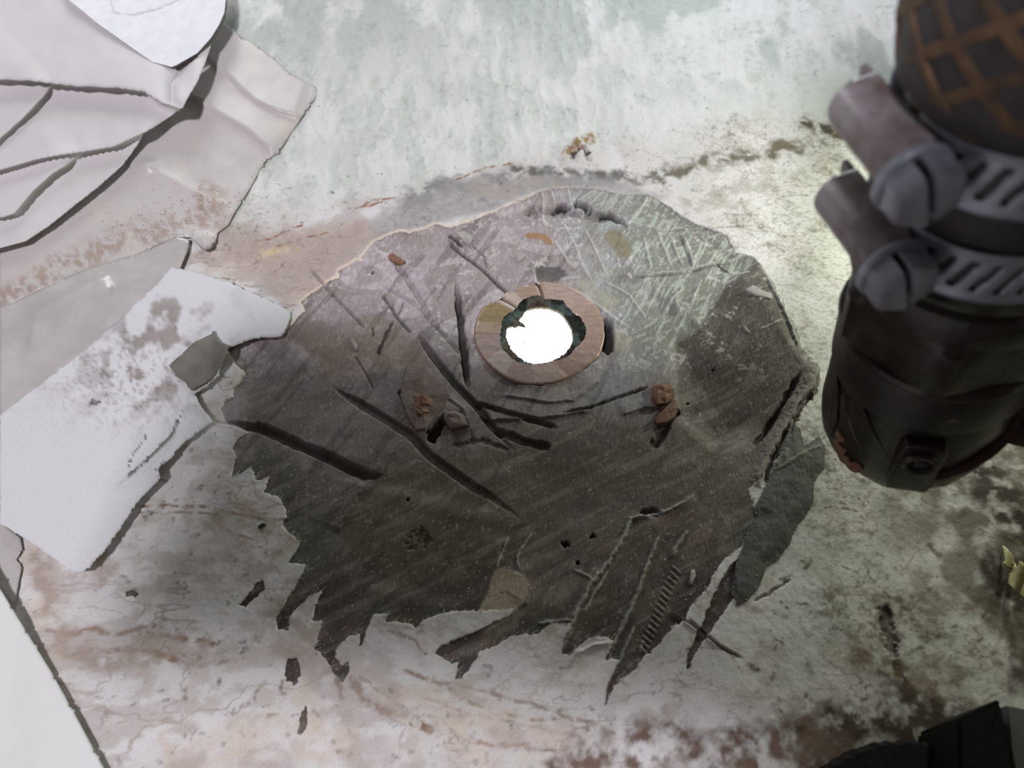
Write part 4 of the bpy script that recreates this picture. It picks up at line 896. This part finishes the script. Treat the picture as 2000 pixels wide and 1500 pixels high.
m_core = mat('orange_core', (140, 106, 86), .8, rgb2=(104, 72, 56), nscale=400, bump=(.6, 900), stretch=(1, .2, 1, .6))
m_wood = mat('splinter_wood', (142, 106, 84), .8, rgb2=(104, 70, 54), nscale=500, bump=(.8, 1200), stretch=(1, .25, 1, .5))
m_lam = mat('grey_chip', (176, 170, 164), .7, rgb2=(150, 146, 140), nscale=300, bump=(.4, 900))
m_res = mat('resin_lump', (128, 112, 106), .65, rgb2=(104, 88, 82), nscale=260, bump=(.6, 800))
k1 = lump('core_block', [(1273,756),(1290,752),(1305,753),(1315,762),(1318,775),(1312,788),(1300,794),(1280,796),(1272,780)], .0016, m_core, pad, seed=1); k1['label'] = 'orange block of core showing through the pad'
k2 = lump('core_block', [(1304,792),(1318,782),(1326,797),(1318,815),(1300,828),(1282,832),(1276,824),(1290,806)], .0012, m_core, pad, seed=2); k2['label'] = 'orange block of core showing through the pad'
lump('resin_lump', [(795,712),(830,722),(852,744),(872,752),(880,775),(870,798),(852,820),(832,846),(812,848),(800,830),(788,800),(780,775),(786,750)], .0010, m_res, pad, seed=3)
lump('resin_lump', [(868,808),(890,806),(908,815),(917,836),(880,841),(866,822)], .0009, m_res, pad, seed=4)
for i, p in enumerate([[(806,778),(832,772),(850,788),(846,800),(828,806),(808,806),(800,796)], [(812,806),(838,804),(842,812),(824,820),(810,816)]]):
    lump('core_strip', p, .0008+.0006, m_wood, pad, seed=5+i)
lump('wood_splinter', [(757,498),(766,496),(790,508),(793,513),(786,516),(768,512),(760,507)], .0010, m_wood, None, 'brown wood splinter lying on the pale upper left of the pad', 'splinter', seed=8)
lump('bark_chip', [(505,1027),(517,1022),(521,1026),(510,1033),(504,1032)], .0006, mat('dark_chip', (38, 30, 27), .8, rgb2=(60, 46, 40), nscale=600), None, 'dark brown chip on the white paint left of the pad', 'chip', seed=9)
for i, (p, t) in enumerate([([(1005,497),(1012,494),(1028,500),(1018,510),(1010,512)], 'pale wedge-shaped chip above the ring, left one of a pair'), ([(1056,498),(1066,486),(1069,494),(1062,502)], 'pale pointed chip above the ring, right one of a pair'),
    ([(890,455),(905,450),(918,456),(924,470),(918,478),(908,474)], 'large pale chip beside the long crack at the upper left of the ring'), ([(1116,517),(1124,512),(1130,520),(1126,528),(1118,526)], 'round pale chip up and right of the ring'),
    ([(1222,537),(1230,534),(1236,545),(1230,547)], 'small pale chip near the green-lit scratches'), ([(952,515),(960,510),(964,518),(956,523)], 'small pale chip next to the crack left of the ring'),
    ([(1050,1148),(1068,1144),(1080,1152)], None), ([(683,663),(690,658),(700,678),(694,683)], 'thin pale chip in the brown area left of the ring'),
    ([(1350,1112),(1358,1110),(1360,1124),(1352,1142),(1346,1140)], 'narrow white chip between the saw-tooth marks and the loose ply'), ([(1450,577),(1466,568),(1476,574),(1506,590),(1503,596),(1470,588)], 'pale crumbly chip on the shadowed pad below its right peak')]):
    if t: lump('laminate_chip', p, .0007, m_lam, None, t, 'chip', seed=20+i, rough=.0002)
# strands and dust
def strand(name, pts, r, m, label=None, cat=None, parent=None, lift=.0004):
    path = []
    for q in resample([tuple(p) for p in pts]+[tuple(p) for p in pts[::-1]][1:-1], 6)[:max(3, int(sum(math.dist(a, b) for a, b in zip(pts, pts[1:]))/6))]:
        s = surf(*q); path.append(Vector((s.x, s.y, s.z+lift)))
    o = obj(name, tube_bm(path, r, 6), m, parent, True); return tag(o, label, cat)
m_fib = mat('glass_fibre', (196, 198, 188), .6)
strand('fibre_strand', [(1312,1196),(1340,1212),(1372,1238),(1405,1262),(1440,1282)], .00022, mat('dark_strand', (60, 50, 44), .7), 'thin dark strand crossing the paint under the narrow blade at lower right', 'strand')
bm = bmesh.new()
w = wpoly(PAD); segs = []
for i in range(len(w)):
    a, b = w[i], w[(i+1) % len(w)]; L = np.linalg.norm(b-a); segs.append((a, b, L))
for i in range(520):
    a, b, L = random.choices(segs, [s[2] for s in segs])[0]; q = a+(b-a)*random.random()
    if q[0] < -.02 and q[1] > -.03: continue
    ang = random.gauss(math.radians(235), .5); ln = random.uniform(.0008, .0034); d = np.array([math.cos(ang), math.sin(ang)]); p0 = q-d*ln*.6; p1 = q+d*ln*.4; nrm = np.array([-d[1], d[0]])*.00005
    z0 = surf_z(*p0)+.0001; z1 = surf_z(*p1)+random.uniform(.0001, .0007)
    v = [bm.verts.new((*(p0+nrm), z0)), bm.verts.new((*(p0-nrm), z0)), bm.verts.new((*(p1), z1)), bm.verts.new((*((p0+p1)/2), (z0+z1)/2+.0001))]
    bm.faces.new((v[0], v[1], v[2])); bm.faces.new((v[0], v[2], v[3])); bm.faces.new((v[1], v[3], v[2]))
o = obj('glass_fibres', bm, m_fib, pad); tag(o, kind='stuff')
bm = bmesh.new()
def crumb(px, py, r, lift=0.):
    s = surf(px, py); s.z += lift
    t = bmesh.ops.create_icosphere(bm, subdivisions=1, radius=r, matrix=Matrix.Translation(s) @ Matrix.Rotation(random.uniform(0, 6), 4, Vector((random.random(), random.random(), 1)).normalized()) @ Matrix.Diagonal((1, random.uniform(.4, 1), random.uniform(.4, .8), 1)))
for i in range(420):
    t = random.random(); cxp, cyp = (200+230*t, 480-95*t) if i % 3 else (440+random.uniform(-30, 60), 440+random.uniform(-60, 60))
    x, y = random.gauss(cxp, 34), random.gauss(cyp, 22)
    hf = float(h_film(np.array([x]), np.array([y]))[0])+.0001 if poly_sdf(np.asarray(FILM, float), np.array([x]), np.array([y]))[0] < -3 else 0
    if y > 465-.0*x and hf: continue
    s = P(np.array(x), np.array(y), hf) if hf else surf(x, y)
    bmesh.ops.create_icosphere(bm, subdivisions=1, radius=random.uniform(.00012, .00042), matrix=Matrix.Translation(Vector(s)) @ Matrix.Diagonal((1, random.uniform(.5, 1), .6, 1)))
o = obj('sawdust', bm, mat('sawdust', (176, 150, 132), .9, rgb2=(220, 208, 198), nscale=700, ramp=(.45, .55))); tag(o, 'pale brown sawdust crumbs scattered over the milky film and beside it', 'sawdust', kind='stuff')
bm = bmesh.new()
for i in range(260):
    x, y = random.uniform(450, 1600), random.uniform(420, 1250); crumb(x, y, random.choice([.00010, .00014, .0002, .0003]))
for i in range(260):
    x, y = random.uniform(1180, 2000), random.gauss(300, 50) if random.random() < .5 else random.uniform(900, 1300); crumb(x, y, random.choice([.0001, .00016, .00026]))
o = obj('grinding_dust', bm, mat('dust', (186, 178, 172), .9, rgb2=(150, 142, 134), nscale=500)); tag(o, 'fine pale grinding dust sprinkled over the pad and the paint', 'dust', kind='stuff')

# the phone that takes the photograph, behind the lens: its shadow falls across the pad
ph = empty('smartphone', tuple(CAM-FWD*.03), 'dark smartphone held over the bilge', 'phone')
ph.rotation_euler = (Matrix.Rotation(TILT, 3, 'X') @ Matrix.Rotation(math.radians(-5), 3, 'Z')).to_euler()
def boxp(name, dx, dy, dz, loc, m, parent, bev=.003):
    bm = bmesh.new(); bmesh.ops.create_cube(bm, size=1, matrix=Matrix.Translation(loc) @ Matrix.Diagonal((dx, dy, dz, 1))); bmesh.ops.bevel(bm, geom=list(bm.edges), offset=bev, segments=3, affect='EDGES')
    o = obj(name, bm, m, parent); return o
boxp('phone_body', .182, .078, .008, (-.041, -.005, .004), mat('phone_black', (22, 22, 24), .4), ph)
boxp('camera_bump', .03, .03, .002, (0, 0, -.001), mat('phone_glass', (12, 12, 14), .2), ph, .0006)

# unseen board added above and behind the camera to shade the right side
v = [(-.028, -.137, .30), (.5, -.137, .30), (.5, -.6, .30), (-.034, -.6, .30)]
bm = bmesh.new(); a = [bm.verts.new(q) for q in v]; b = [bm.verts.new((q[0], q[1], .312)) for q in v]
bm.faces.new(a); bm.faces.new(b[::-1])
for k in range(4): bm.faces.new((a[k], b[k], b[(k+1) % 4], a[(k+1) % 4]))
o = obj('shade_board', bm, mat('plywood', (120, 92, 66), .7, rgb2=(98, 72, 50), nscale=30, stretch=(1, 8, 1)))
tag(o, 'unseen brown board added above the bilge to block the room lamp', 'floorboard')
